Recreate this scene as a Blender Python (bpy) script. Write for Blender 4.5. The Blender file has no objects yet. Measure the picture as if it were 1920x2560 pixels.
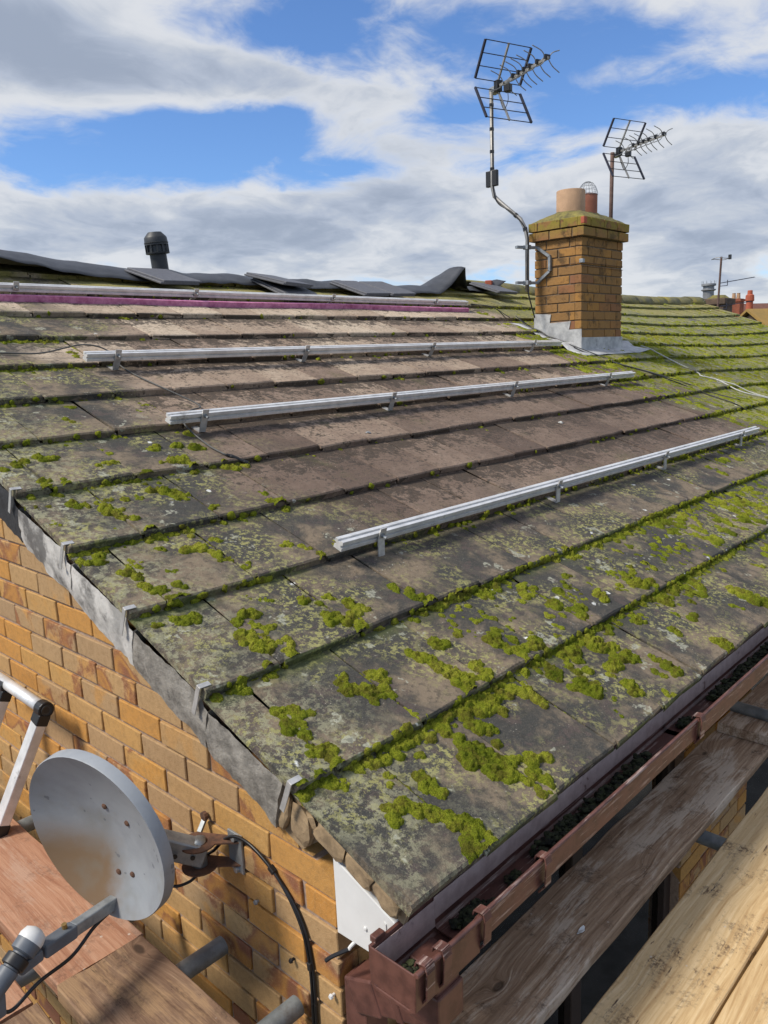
import bpy, bmesh, math, random
import numpy as np
from mathutils import Vector, Matrix, noise as mnoise

random.seed(11)
RS = np.random.RandomState(7)
SC = bpy.context.scene
COL = SC.collection
rad = math.radians

# ------------------------------------------------------------------ camera
CAM_C = Vector((-1.0004, -1.1688, 1.3111))
CAM_F = 1959.0                                   # focal length in pixels of the 1920 x 2560 photograph
YAW, PITCH, ROLL = 0.7565, -0.1968, -0.0395
_F = Vector((math.cos(YAW)*math.cos(PITCH), math.sin(YAW)*math.cos(PITCH), math.sin(PITCH)))
_R0 = Vector((math.sin(YAW), -math.cos(YAW), 0)); _U0 = _R0.cross(_F)
_R = math.cos(ROLL)*_R0 + math.sin(ROLL)*_U0
_U = -math.sin(ROLL)*_R0 + math.cos(ROLL)*_U0
cam = bpy.data.cameras.new('camera'); camo = bpy.data.objects.new('camera', cam); COL.objects.link(camo)
cam.sensor_fit = 'VERTICAL'; cam.sensor_height = 36.0; cam.lens = 36.0*CAM_F/2560.0
cam.clip_start = 0.05; cam.clip_end = 2000
M = Matrix.Identity(4)
for i in range(3):
    M[i][0] = _R[i]; M[i][1] = _U[i]; M[i][2] = -_F[i]; M[i][3] = CAM_C[i]
camo.matrix_world = M
SC.camera = camo

# ------------------------------------------------------------------ node helper
class NT:
    def __init__(s, tree):
        s.t = tree; s.n = tree.nodes; s.l = tree.links
    def node(s, typ, **kw):
        nd = s.n.new(typ)
        for k, v in kw.items(): setattr(nd, k, v)
        return nd
    def put(s, sock, v):
        if hasattr(v, 'is_output'): s.l.new(v, sock)
        elif v is not None:
            try: sock.default_value = v
            except Exception:
                if isinstance(v, (int, float)): sock.default_value = (v, v, v)
                else: sock.default_value = tuple(v) + (1.0,)
    def math(s, op, a, b=None, c=None, clamp=False):
        nd = s.node('ShaderNodeMath', operation=op, use_clamp=clamp)
        s.put(nd.inputs[0], a)
        if b is not None: s.put(nd.inputs[1], b)
        if c is not None: s.put(nd.inputs[2], c)
        return nd.outputs[0]
    def vmath(s, op, a, b=None):
        nd = s.node('ShaderNodeVectorMath', operation=op)
        s.put(nd.inputs[0], a)
        if b is not None:
            if op == 'SCALE': s.put(nd.inputs[3], b)
            else: s.put(nd.inputs[1], b)
        return nd.outputs['Value'] if op in ('DOT_PRODUCT', 'LENGTH', 'DISTANCE') else nd.outputs[0]
    def sep(s, v):
        nd = s.node('ShaderNodeSeparateXYZ'); s.put(nd.inputs[0], v); return nd.outputs
    def comb(s, x, y, z):
        nd = s.node('ShaderNodeCombineXYZ')
        for i, v in enumerate((x, y, z)): s.put(nd.inputs[i], v)
        return nd.outputs[0]
    def noise(s, vec, scale, detail=4, rough=.55, dist=0.0, color=False):
        nd = s.node('ShaderNodeTexNoise'); s.put(nd.inputs['Vector'], vec)
        nd.inputs['Scale'].default_value = scale; nd.inputs['Detail'].default_value = detail
        nd.inputs['Roughness'].default_value = rough; nd.inputs['Distortion'].default_value = dist
        return nd.outputs['Color' if color else 0]
    def voro(s, vec, scale, feature='F1', rnd=1.0):
        nd = s.node('ShaderNodeTexVoronoi', feature=feature); s.put(nd.inputs['Vector'], vec)
        nd.inputs['Scale'].default_value = scale; nd.inputs['Randomness'].default_value = rnd
        return nd.outputs['Distance']
    def ss(s, v, a, b, lo=0.0, hi=1.0):
        nd = s.node('ShaderNodeMapRange', interpolation_type='SMOOTHSTEP')
        s.put(nd.inputs[0], v)
        for i, q in enumerate((a, b, lo, hi)): s.put(nd.inputs[1+i], q)
        return nd.outputs[0]
    def lin(s, v, a, b, lo=0.0, hi=1.0):
        nd = s.node('ShaderNodeMapRange'); s.put(nd.inputs[0], v)
        for i, q in enumerate((a, b, lo, hi)): s.put(nd.inputs[1+i], q)
        return nd.outputs[0]
    def mix(s, f, a, b, mode='MIX'):
        nd = s.node('ShaderNodeMix', data_type='RGBA', blend_type=mode)
        s.put(nd.inputs[0], f); s.put(nd.inputs[6], a); s.put(nd.inputs[7], b)
        return nd.outputs[2]
    def ramp(s, f, stops):
        nd = s.node('ShaderNodeValToRGB'); s.put(nd.inputs[0], f)
        el = nd.color_ramp.elements
        while len(el) < len(stops): el.new(.5)
        for e, (p, c) in zip(el, stops): e.position = p; e.color = tuple(c) + (1.0,)
        return nd.outputs[0]
    def mul(s, *a):
        r = a[0]
        for b in a[1:]: r = s.math('MULTIPLY', r, b)
        return r

# ------------------------------------------------------------------ world, sun, exposure
SUN_AZ, SUN_EL = rad(152), rad(50)              # azimuth of the sun measured from +x towards +y
w = bpy.data.worlds.new('World'); SC.world = w; w.use_nodes = True
T = NT(w.node_tree); T.n.clear()
sky = T.node('ShaderNodeTexSky', sky_type='NISHITA'); sky.sun_disc = False
sky.sun_elevation = SUN_EL; sky.sun_rotation = math.pi/2 - SUN_AZ
sky.air_density = 1.0; sky.dust_density = 0.15; sky.ozone_density = 2.0
tc = T.node('ShaderNodeTexCoord').outputs['Generated']
D = T.vmath('NORMALIZE', tc)
dx, dy, dz = T.sep(D)
el = T.math('MULTIPLY', T.math('ARCSINE', dz), 57.29578)
az = T.math('MULTIPLY', T.math('ARCTAN2', dy, dx), 57.29578)
kz = T.math('ADD', T.math('MAXIMUM', dz, 0.0), 0.20)
pl = T.comb(T.math('DIVIDE', dx, kz), T.math('DIVIDE', dy, kz), 0.0)
# cloud amounts: azimuth, elevation, widths (degrees), weight
LOBES = [(56.0,13.8,3.8,2.0,-.48),(64.8,12.8,5.3,2.2,-.42),(49.6,14.7,2.6,1.8,-.40),(46.0,12.2,4.7,1.2,-.36),(30.6,18.3,8.3,1.6,-.40),
 (37.7,14.8,3.5,1.8,-.36),(28.5,14.6,3.2,1.5,-.46),(20.8,15.2,5.2,1.4,-.42),(45.6,20.8,7.4,1.6,-.34),
 (59.5,17.1,8.8,1.4,.26),(47.8,17.5,10.2,1.4,.26),(40.7,13.6,3.8,1.6,.30),(65.0,19.8,8.3,2.6,.70),(52.4,8.6,22.5,3.4,.50),(22.4,9.0,8.6,4.2,.50),(24.4,20.6,8.8,1.4,.22)]
acc = 0.0
for (a0, e0, wa, we, am) in LOBES:
    u = T.math('DIVIDE', T.math('SUBTRACT', az, a0), wa); v = T.math('DIVIDE', T.math('SUBTRACT', el, e0), we)
    q = T.math('ADD', T.math('MULTIPLY', u, u), T.math('MULTIPLY', v, v))
    acc = T.math('MULTIPLY_ADD', T.math('EXPONENT', T.math('MULTIPLY', q, -0.9)), am, acc)
wob = T.noise(pl, 2.2, 3, .5, color=True)
pw = T.vmath('ADD', pl, T.vmath('SCALE', T.vmath('SUBTRACT', wob, (.5, .5, .5)), .35))
n1 = T.noise(pw, 1.9, 6, .58, .15)
n2 = T.noise(T.vmath('ADD', pw, (7.3, 2.1, 4.0)), 5.5, 6, .62)
den = T.math('ADD', T.math('ADD', T.math('MULTIPLY', T.math('SUBTRACT', n1, .5), 1.5), T.math('MULTIPLY', T.math('SUBTRACT', n2, .5), .72)), acc)
den = T.math('ADD', den, .10)
mask = T.ss(den, -.16, .28)
n3 = T.noise(T.vmath('ADD', pw, (3.7, 9.2, 1.0)), 1.9, 5, .55)
thick = T.ss(T.math('ADD', T.math('ADD', den, T.math('MULTIPLY', T.math('SUBTRACT', n3, .5), 1.2)), -.10), .05, .80)
cl = T.ramp(thick, [(0.0, (5.3, 5.45, 5.7)), (.30, (4.1, 4.4, 4.9)), (.62, (3.35, 3.75, 4.5)), (1.0, (2.5, 2.9, 3.65))])
bluesky = T.mix(1.0, sky.outputs[0], (.66, .86, 1.15, 1), 'MULTIPLY')
skyc = T.mix(T.math('MULTIPLY', mask, .96), bluesky, cl)
bg = T.node('ShaderNodeBackground'); T.put(bg.inputs[0], skyc); bg.inputs[1].default_value = 0.10
out = T.node('ShaderNodeOutputWorld'); T.l.new(bg.outputs[0], out.inputs[0])

sun = bpy.data.lights.new('sun', 'SUN'); sun.energy = 2.9; sun.angle = rad(13); sun.color = (1, .93, .82)
suno = bpy.data.objects.new('sun', sun); COL.objects.link(suno)
sd = Vector((math.cos(SUN_EL)*math.cos(SUN_AZ), math.cos(SUN_EL)*math.sin(SUN_AZ), math.sin(SUN_EL)))
suno.rotation_euler = sd.to_track_quat('Z', 'Y').to_euler(); suno.location = (0, -6, 8)
vs = SC.view_settings
vs.view_transform = 'Standard'; vs.look = 'None'; vs.exposure = 0.48; vs.gamma = 1.0; vs.use_curve_mapping = False
SC.cycles.max_bounces = 5; SC.cycles.diffuse_bounces = 2; SC.cycles.glossy_bounces = 2; SC.cycles.caustics_reflective = False; SC.cycles.caustics_refractive = False
SC.world.cycles.sampling_method = 'MANUAL'; SC.world.cycles.sample_map_resolution = 512

# ------------------------------------------------------------------ geometry helpers
WL = {}
def place(o, parent, loc=(0, 0, 0)):
    COL.objects.link(o); loc = Vector(loc)
    if parent is not None:
        o.parent = parent; o.location = loc - WL[parent.name]
    else: o.location = loc
    WL[o.name] = loc
    return o
def thing(name, label, cat, loc=(0, 0, 0), group=None):
    o = bpy.data.objects.new(name, None); o.empty_display_size = .05
    place(o, None, loc); o['label'] = label; o['category'] = cat
    if group: o['group'] = group
    return o
def tag(o, label, cat, group=None, kind=None):
    if label: o['label'] = label
    if cat: o['category'] = cat
    if group: o['group'] = group
    if kind: o['kind'] = kind
    return o
class MB:
    def __init__(s): s.v = []; s.f = []
    def add(s, vs, fs):
        b = len(s.v); s.v += [tuple(q) for q in vs]; s.f += [tuple(b+i for i in f) for f in fs]; return s
    def box(s, c, d, rot=None):
        c = Vector(c); h = [q/2 for q in d]
        vs = [Vector((sx*h[0], sy*h[1], sz*h[2])) for sx in (-1, 1) for sy in (-1, 1) for sz in (-1, 1)]
        if rot is not None: vs = [rot @ q for q in vs]
        return s.add([c+q for q in vs], [(0,1,3,2),(4,6,7,5),(0,4,5,1),(2,3,7,6),(0,2,6,4),(1,5,7,3)])
    def bar(s, a, b, wd, ht, up=(0, 0, 1)):
        a = Vector(a); b = Vector(b); d = (b-a).normalized(); sd_ = d.cross(Vector(up))
        if sd_.length < 1e-4: sd_ = d.cross(Vector((0, 1, 0)))
        sd_.normalize(); u = sd_.cross(d)
        vs = [p + sd_*(sx*wd/2) + u*(sz*ht/2) for p in (a, b) for sx in (-1, 1) for sz in (-1, 1)]
        return s.add(vs, [(0,1,3,2),(4,6,7,5),(0,4,5,1),(2,3,7,6),(0,2,6,4),(1,5,7,3)])
    def tube(s, pts, r, n=8, cap=True):
        pts = [Vector(q) for q in pts]; rs = r if isinstance(r, (list, tuple)) else [r]*len(pts)
        vs = []; fs = []; prev = None
        for i, pt in enumerate(pts):
            d = (pts[min(i+1, len(pts)-1)] - pts[max(i-1, 0)]).normalized()
            if prev is None:
                a = d.orthogonal().normalized()
            else:
                a = (prev - d*prev.dot(d)).normalized()
            prev = a; b = d.cross(a)
            for k in range(n):
                t = 2*math.pi*k/n; vs.append(pt + (a*math.cos(t)+b*math.sin(t))*rs[i])
        for i in range(len(pts)-1):
            for k in range(n): fs.append((i*n+k, i*n+(k+1) % n, (i+1)*n+(k+1) % n, (i+1)*n+k))
        if cap: fs += [tuple(reversed(range(n))), tuple((len(pts)-1)*n+k for k in range(n))]
        return s.add(vs, fs)
    def lathe(s, prof, c, n=32, axis=None):
        c = Vector(c); vs = []; fs = []
        q = Vector((0, 0, 1)).rotation_difference(Vector(axis)) if axis is not None else None
        for (r, z) in prof:
            for k in range(n):
                t = 2*math.pi*k/n; p_ = Vector((r*math.cos(t), r*math.sin(t), z))
                vs.append(c + (q @ p_ if q else p_))
        for i in range(len(prof)-1):
            for k in range(n): fs.append((i*n+k, i*n+(k+1) % n, (i+1)*n+(k+1) % n, (i+1)*n+k))
        return s.add(vs, fs)
    def prism(s, polyA, polyB):
        n = len(polyA)
        return s.add(list(polyA)+list(polyB), [tuple(reversed(range(n))), tuple(range(n, 2*n))] + [(k, (k+1) % n, n+(k+1) % n, n+k) for k in range(n)])
    def grid(s, rows):
        nr, nc = len(rows), len(rows[0])
        return s.add([q for r in rows for q in r], [(i*nc+j, i*nc+j+1, (i+1)*nc+j+1, (i+1)*nc+j) for i in range(nr-1) for j in range(nc-1)])
    def mesh(s, name, mat, smooth=False):
        me = bpy.data.meshes.new(name); me.from_pydata(s.v, [], s.f); me.validate()
        bm = bmesh.new(); bm.from_mesh(me); bmesh.ops.recalc_face_normals(bm, faces=bm.faces); bm.to_mesh(me); bm.free()
        if mat: me.materials.append(mat)
        if smooth: me.polygons.foreach_set('use_smooth', [True]*len(me.polygons))
        return me
    def build(s, name, mat, parent=None, smooth=False, bevel=0, origin=None, autosmooth=None):
        if origin is not None:
            o0 = Vector(origin); s.v = [tuple(Vector(q)-o0) for q in s.v]
        me = s.mesh(name, mat, smooth)
        if autosmooth: 
            me.polygons.foreach_set('use_smooth', [True]*len(me.polygons))
            try: me.set_sharp_from_angle(angle=rad(autosmooth))
            except Exception: pass
        o = bpy.data.objects.new(name, me); place(o, parent, origin if origin is not None else (0, 0, 0))
        if bevel:
            m = o.modifiers.new('bevel', 'BEVEL'); m.width = bevel; m.segments = 2; m.limit_method = 'ANGLE'; m.angle_limit = rad(40)
        return o
def curve(pts, sub=8):
    """Catmull-Rom through pts"""
    P = [Vector(q) for q in pts]; P = [2*P[0]-P[1]] + P + [2*P[-1]-P[-2]]; out_ = []
    for i in range(1, len(P)-2):
        for k in range(sub):
            t = k/sub; a, b, c, d = P[i-1], P[i], P[i+1], P[i+2]
            out_.append(.5*((2*b)+(c-a)*t+(2*a-5*b+4*c-d)*t*t+(3*b-a-3*c+d)*t**3))
    out_.append(P[-2]); return out_
def strip(mb, a, b, wv, th):
    a = Vector(a); b = Vector(b); wv = Vector(wv)/2; n = (b-a).cross(wv).normalized()*th/2
    vs_ = [q+e*wv+f*n for q in (a, b) for e in (-1, 1) for f in (-1, 1)]
    return mb.add(vs_, [(0,1,3,2),(4,6,7,5),(0,4,5,1),(2,3,7,6),(0,2,6,4),(1,5,7,3)])
def inst(name, me, parent, loc, rot=(0, 0, 0), scale=(1, 1, 1)):
    o = bpy.data.objects.new(name, me); place(o, parent, loc); o.rotation_euler = rot; o.scale = scale
    return o
def project(p):
    d = Vector(p)-CAM_C; z = d.dot(_F)
    if z < .05: return None
    return (960+CAM_F*d.dot(_R)/z, 1280-CAM_F*d.dot(_U)/z, z)
def show_size(p, area):
    """rough size in the photograph, 0 when outside the frame"""
    q = project(p)
    if q is None or not (-90 < q[0] < 2010 and -60 < q[1] < 2650): return 0.0
    return area/(q[2]**2)

# ------------------------------------------------------------------ the roof's own coordinates
E0 = Vector((-.04, -.284, .262)); RP = .38918; G = .3447; TT = .026; XEND = 11.75
CP, SP = math.cos(RP), math.sin(RP)
def sag(x):
    return -.055*math.sin(math.pi*(x-6.3)/(XEND+.4-6.3)) if 6.3 < x < XEND+.4 else 0.0
def S(x, s, h=0.0):
    return Vector((x, E0.y+s*CP-h*SP, E0.z+s*SP+h*CP+sag(x)))
def top_h(s):
    k = math.floor(s/G+1e-6); k = max(0, min(12, k)); return TT*(1-(s-k*G)/G)
def ST(x, s, h=0.0): return S(x, s, top_h(s)+h)
# ------------------------------------------------------------------ materials
def mat_new(name):
    m = bpy.data.materials.new(name); m.use_nodes = True
    t = NT(m.node_tree); t.n.clear()
    t.bsdf = t.node('ShaderNodeBsdfPrincipled'); o = t.node('ShaderNodeOutputMaterial'); t.l.new(t.bsdf.outputs[0], o.inputs[0])
    return m, t
def fin(t, base, rough=.8, bump=None, bstr=.3, bdist=.01, metal=0.0, spec=None):
    t.put(t.bsdf.inputs['Base Color'], base); t.put(t.bsdf.inputs['Roughness'], rough); t.put(t.bsdf.inputs['Metallic'], metal)
    if spec is not None: t.put(t.bsdf.inputs['Specular IOR Level'], spec)
    if bump is not None:
        b = t.node('ShaderNodeBump'); t.put(b.inputs['Height'], bump); b.inputs['Strength'].default_value = bstr; b.inputs['Distance'].default_value = bdist
        t.l.new(b.outputs[0], t.bsdf.inputs['Normal'])
def pos(t): return t.node('ShaderNodeNewGeometry').outputs['Position']
def objc(t): return t.node('ShaderNodeTexCoord').outputs['Object']
def rnd(t): return t.node('ShaderNodeObjectInfo').outputs['Random']
def shifted(t, v, r, k=41.0): return t.vmath('ADD', v, t.comb(t.math('MULTIPLY', r, k), t.math('MULTIPLY', r, k*.63), t.math('MULTIPLY', r, k*.37)))
def roofvec(t):
    P = t.vmath('SUBTRACT', pos(t), tuple(E0)); x = t.sep(pos(t))[0]
    s = t.vmath('DOT_PRODUCT', P, (0, CP, SP)); h = t.vmath('DOT_PRODUCT', P, (0, -SP, CP))
    return t.comb(x, s, h), x, s, h

def make_tile_mat():
    m, t = mat_new('weathered concrete tile')
    V, x, s, h = roofvec(t); r = rnd(t); Vr = shifted(t, V, r)
    nb = t.noise(V, 1.5, 3, .6); nm = t.noise(V, 6.0, 4, .65); nf = t.noise(V, 55, 4, .7); nff = t.noise(V, 260, 2, .7)
    nr = t.noise(Vr, 4.0, 4, .62, .3)
    j = t.mul(t.math('SUBTRACT', nb, .5), 1.6)
    xs = t.math('ADD', x, j); ss_ = t.math('ADD', s, t.mul(j, .35))
    rj = t.mul(t.math('SUBTRACT', r, .5), .35)
    clean = t.mul(t.ss(t.math('ADD', xs, rj), .55, 1.05), t.ss(t.math('ADD', xs, rj), 5.15, 4.55), t.ss(ss_, .80, 1.25))
    right = t.ss(xs, 4.6, 5.5)
    top = t.ss(t.math('ADD', s, t.mul(j, .3)), 3.75, 3.95)
    # bare cement, old crust
    fr = t.math('FRACT', t.math('DIVIDE', s, G))
    n14 = t.noise(V, 14, 5, .72, .4)
    cr = t.ss(t.math('ADD', t.math('ADD', t.mul(nr, .75), t.mul(n14, .45)), t.lin(fr, 0, 1, -.05, .03)), .45, .64)
    old = t.mix(cr, (.205, .158, .108), (.050, .049, .044))
    old = t.mix(t.mul(t.ss(n14, .54, .62), .5), old, (.115, .080, .070))
    # protected brown cement under the old panels
    tone = t.math('ADD', t.mul(r, .33), t.math('ADD', t.math('ADD', t.mul(nm, .45), t.mul(n14, .35)), t.lin(s, 1.5, 3.5, -.30, .26)))
    brown = t.ramp(tone, [(.18, (.120, .082, .062)), (.44, (.225, .160, .118)), (.66, (.365, .275, .200)), (.92, (.54, .44, .325))])
    drt = t.mul(t.ss(t.math('ADD', t.math('ADD', n14, t.mul(nf, .55)), t.lin(fr, .2, 1.0, -.10, .20)), .76, .92), .88)
    brown = t.mix(drt, brown, (.050, .036, .026))
    brown = t.mix(t.mul(t.ss(t.noise(V, 2.8, 4, .6), .60, .72), t.ss(nf, .4, .6), .5), brown, (.14, .135, .05))
    base = t.mix(clean, old, brown)
    # green film on the neighbour's side
    film = t.mix(t.ss(n14, .40, .60), (.155, .160, .085), (.275, .265, .075))
    film = t.mix(t.ss(t.noise(V, 2.4, 4), .54, .68), film, (.125, .125, .105))
    base = t.mix(t.mul(right, .86), base, film)
    base = t.mix(t.mul(top, t.ss(t.math('ADD', nb, t.mul(nm, .6)), .55, .8)), base, (.26, .23, .075))
    # lichen: yellow-green mats and pale discs on the old crust
    unclean = t.math('SUBTRACT', 1.0, clean)
    ly = t.mul(t.ss(t.noise(V, 3.3, 3), .43, .58), t.ss(t.noise(V, 48, 4, .78), .50, .57), unclean)
    base = t.mix(t.mul(ly, .85), base, (.33, .315, .115))
    vg = t.mul(t.ss(x, .42, .05), t.ss(t.noise(V, 34, 5, .80), .48, .56), t.ss(t.noise(V, 3.0, 3), .30, .50))
    base = t.mix(t.mul(vg, .70), base, (.31, .30, .19))
    lp = t.mul(t.ss(t.noise(V, 8.5, 4, .7), .615, .64), t.ss(nf, .35, .55), unclean)
    base = t.mix(t.mul(lp, .75), base, (.42, .425, .33))
    vo = t.voro(t.vmath('ADD', V, t.vmath('SCALE', t.noise(V, 30, 3, color=True), .03)), 9.0)
    wh = t.mul(t.ss(vo, .105, .070), t.ss(t.noise(V, 2.2, 2), .49, .53), unclean)
    base = t.mix(wh, base, (.66, .67, .63))
    # grit
    sp = t.ss(t.voro(V, 85), .16, .10); base = t.mix(t.mul(sp, t.ss(nm, .5, .6), .55), base, (.55, .50, .42))
    base = t.mix(t.mul(t.ss(nf, .50, .66), .55), base, (.040, .036, .030))
    base = t.mix(t.mul(t.ss(nff, .50, .72), .13), base, (.46, .40, .31))
    # algae gathered at the overlaps
    alg = t.mul(t.ss(fr, .80, 1.0), t.ss(t.math('ADD', nb, t.mul(nm, .5)), .60, .86), .7, unclean)
    base = t.mix(alg, base, (.085, .105, .022))
    bmp = t.math('ADD', t.math('ADD', nf, t.mul(nm, 1.2)), t.mul(nff, .5))
    fin(t, base, t.lin(nm, .3, .7, .93, .78), bmp, .55, .006, spec=.3)
    return m
def make_moss_mat():
    m, t = mat_new('moss'); V = pos(t)
    a = t.noise(V, 6, 5, .7); b = t.noise(V, 120, 4, .7); c = t.noise(V, 420, 3, .7); x = t.sep(V)[0]
    col = t.ramp(t.math('ADD', t.math('MULTIPLY_ADD', a, 1.15, -.225), t.mul(b, .35)), [(.30, (.110, .150, .010)), (.45, (.270, .320, .024)), (.58, (.430, .460, .042)), (.76, (.60, .58, .09))])
    col = t.mix(t.mul(t.ss(t.noise(V, 24, 5, .75), .47, .62), .72), col, (.120, .095, .022))
    col = t.mix(t.mul(t.ss(t.noise(V, 1.6, 3), .52, .66), t.ss(x, 4.8, 6.5), .55), col, (.36, .31, .045))
    col = t.mix(t.mul(t.ss(c, .42, .62), .60), col, (.036, .048, .006))
    fin(t, col, 1.0, t.math('ADD', t.mul(b, 1.0), c), 1.0, .010, spec=.1)
    return m
def make_brick_mat():
    m, t = mat_new('buff brick'); o = objc(t); r = rnd(t); v = shifted(t, o, r, 60)
    n1 = t.noise(v, 9, 4, .55, .6); n2 = t.noise(v, 60, 5, .7); n3 = t.noise(v, 300, 3, .7); n4 = t.noise(t.vmath('ADD', v, (5, 9, 2)), 4.2, 2, .5, .5)
    r2 = t.math('FRACT', t.mul(r, 7.31)); r3 = t.math('FRACT', t.mul(r, 23.7))
    base = t.ramp(r2, [(0, (.385, .255, .140)), (.40, (.460, .290, .135)), (.72, (.510, .290, .095)), (1.0, (.520, .245, .060))])
    base = t.mix(t.mul(t.ss(n1, .46, .64), t.ss(r3, .25, .6), .55), base, (.58, .275, .055))
    burn = t.mul(t.ss(r3, .58, .64), t.ss(t.math('ADD', n4, t.mul(n2, .16)), .565, .625))
    base = t.mix(t.mul(burn, .92), base, (.235, .085, .050))
    halo = t.mul(t.ss(r3, .58, .64), t.ss(n4, .52, .585), t.ss(n4, .65, .585))
    base = t.mix(t.mul(halo, .6), base, (.60, .30, .065))
    base = t.mix(t.mul(t.ss(n2, .40, .72), .38), base, (.20, .115, .050))
    base = t.mix(t.mul(t.ss(n3, .5, .75), .35), base, (.62, .46, .26))
    fin(t, base, .92, t.math('ADD', t.mul(n2, .8), n3), .45, .004, spec=.2)
    return m
def make_chim_mat():
    m, t = mat_new('chimney brick'); o = objc(t); r = rnd(t); v = shifted(t, o, r, 60); P = pos(t)
    n1 = t.noise(v, 8, 4, .6); n2 = t.noise(v, 50, 5, .7); z = t.sep(P)[2]
    base = t.ramp(r, [(0, (.270, .150, .058)), (.5, (.330, .180, .065)), (.85, (.400, .205, .060)), (1, (.26, .12, .065))])
    base = t.mix(t.mul(t.ss(n1, .45, .7), .45), base, (.23, .145, .068))
    base = t.mix(t.mul(t.ss(t.noise(P, 6.5, 6, .75), .50, .66), .75), base, (.055, .040, .026))
    li = t.mul(t.ss(z, 2.18, 2.40), t.ss(t.noise(P, 11, 5, .65), .40, .52))
    base = t.mix(t.mul(li, .9), base, (.27, .235, .040))
    base = t.mix(t.mul(t.ss(n2, .45, .75), .3), base, (.10, .07, .04))
    fin(t, base, .92, n2, .4, .006, spec=.2)
    return m
def simple(name, col, rough=.7, metal=0.0, var=.25, scale=20, dark=None, bump=.15, bd=.003, spec=None, dirt=None, dthr=(.55, .7)):
    m, t = mat_new(name); P = pos(t)
    n = t.noise(P, scale, 6, .65); d = dark or tuple(c*(1-var) for c in col)
    base = t.mix(t.ss(n, .35, .68), col, d)
    if dirt: base = t.mix(t.mul(t.ss(t.noise(P, scale*.33, 6, .7), dthr[0], dthr[1]), .85), base, dirt)
    fin(t, base, rough, n, bump, bd, metal, spec); return m
def make_wood(name, cols, rough=.85, stain=(.05, .035, .022), amt=.6, knots=True, bleach=None):
    """board timber: local x runs along the grain"""
    m, t = mat_new(name); o = objc(t); r = rnd(t); v = shifted(t, o, r, 17)
    x, y, z = t.sep(v)
    wv = t.noise(t.comb(t.mul(x, 1.1), t.mul(y, 3), t.mul(z, 3)), 1.0, 2, .5)
    vk = t.voro(t.comb(t.mul(x, 1.0), t.mul(y, 2.2), 0.0), 2.6)
    kn = t.math('EXPONENT', t.mul(vk, -9.0))
    wp = t.math('ADD', t.mul(wv, 2.2), t.mul(kn, 2.2))
    g1 = t.noise(t.comb(t.mul(x, .9), t.math('ADD', t.mul(y, 30), wp), t.mul(z, 30)), 1.6, 5, .62)
    g2 = t.noise(t.comb(t.mul(x, 4), t.math('ADD', t.mul(y, 85), t.mul(wp, 2.5)), t.mul(z, 85)), 1.6, 4, .75)
    base = t.ramp(t.math('ADD', t.mul(g1, .55), t.mul(g2, .45)), [(.36, cols[0]), (.50, cols[1]), (.64, cols[2])])
    if bleach is not None:
        base = t.mix(t.mul(t.ss(t.math('ADD', t.noise(t.comb(t.mul(x, 2.5), t.mul(y, 9), z), 1.0, 6, .7, .3), t.mul(g2, .35)), .66, .80), .75), base, bleach)
    if knots:
        base = t.mix(t.mul(t.ss(vk, .075, .04), .8), base, tuple(c*.28 for c in cols[0]))
    st = t.mul(t.ss(t.noise(v, 6, 6, .75, .2), .50, .66), t.ss(t.math('ADD', t.noise(v, 70, 5, .75), t.mul(t.math('SUBTRACT', g2, .5), .8)), .42, .58))
    base = t.mix(t.mul(st, amt), base, stain)
    st2 = t.ss(t.noise(t.comb(t.mul(x, 7), t.mul(y, 60), z), 1.0, 5, .7), .62, .70)
    base = t.mix(t.mul(st2, amt), base, stain)
    sm = t.ss(t.noise(v, 95, 3, .6), .70, .74); base = t.mix(t.mul(sm, .7), base, tuple(c*.7 for c in stain))
    spl = t.ss(t.voro(v, 23), .10, .05); base = t.mix(t.mul(spl, t.ss(t.noise(v, 3, 2), .5, .6), .7), base, (.55, .50, .43))
    fin(t, base, rough, t.math('ADD', t.mul(g1, .8), t.mul(g2, .8)), .55, .004, spec=.25); return m
def make_dish():
    m, t = mat_new('perforated painted steel'); o = objc(t); P = o
    ox, oy, oz = t.sep(o); ho = t.voro(t.comb(t.math('ADD', ox, oz), t.math('ADD', oy, t.mul(oz, .6)), 0.0), 175.0, rnd=0.0)
    n = t.noise(P, 9, 5, .65, .4); nf = t.noise(P, 70, 4, .7)
    base = t.mix(t.ss(n, .35, .7), (.300, .320, .340), (.245, .262, .282))
    x, y, z = t.sep(o)
    low = t.mul(t.ss(t.math('ADD', y, t.mul(n, .08)), .06, -.06), t.ss(t.math('ADD', x, t.mul(n, .14)), .12, .02), t.ss(t.math('ADD', n, t.mul(nf, .35)), .34, .54))
    base = t.mix(t.mul(low, .95), base, (.185, .115, .058))
    base = t.mix(t.mul(t.ss(t.noise(P, 3.5, 4, .7), .52, .68), .45), base, (.19, .18, .15))
    base = t.mix(t.mul(t.ss(t.noise(P, 30, 2), .70, .73), .6), base, (.09, .10, .12))
    fin(t, base, .5, nf, .12, .002, spec=.4); return m
MT = {}
MT['tile'] = make_tile_mat(); MT['moss'] = make_moss_mat(); MT['brick'] = make_brick_mat(); MT['chim'] = make_chim_mat()
MT['mortar'] = simple('mortar', (.40, .285, .210), .95, var=.35, scale=60, bump=.5, bd=.004)
MT['cmortar'] = simple('chimney mortar', (.20, .145, .095), .95, var=.4, scale=40, bump=.4)
MT['verge'] = simple('verge mortar', (.33, .305, .265), .92, scale=18, dark=(.15, .138, .118), bump=1.0, bd=.010, dirt=(.055, .05, .045))
MT['vergew'] = simple('pale verge mortar', (.62, .60, .56), .9, scale=11, dark=(.33, .32, .30), bump=.9, bd=.008, dirt=(.085, .08, .075), dthr=(.50, .62))
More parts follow.
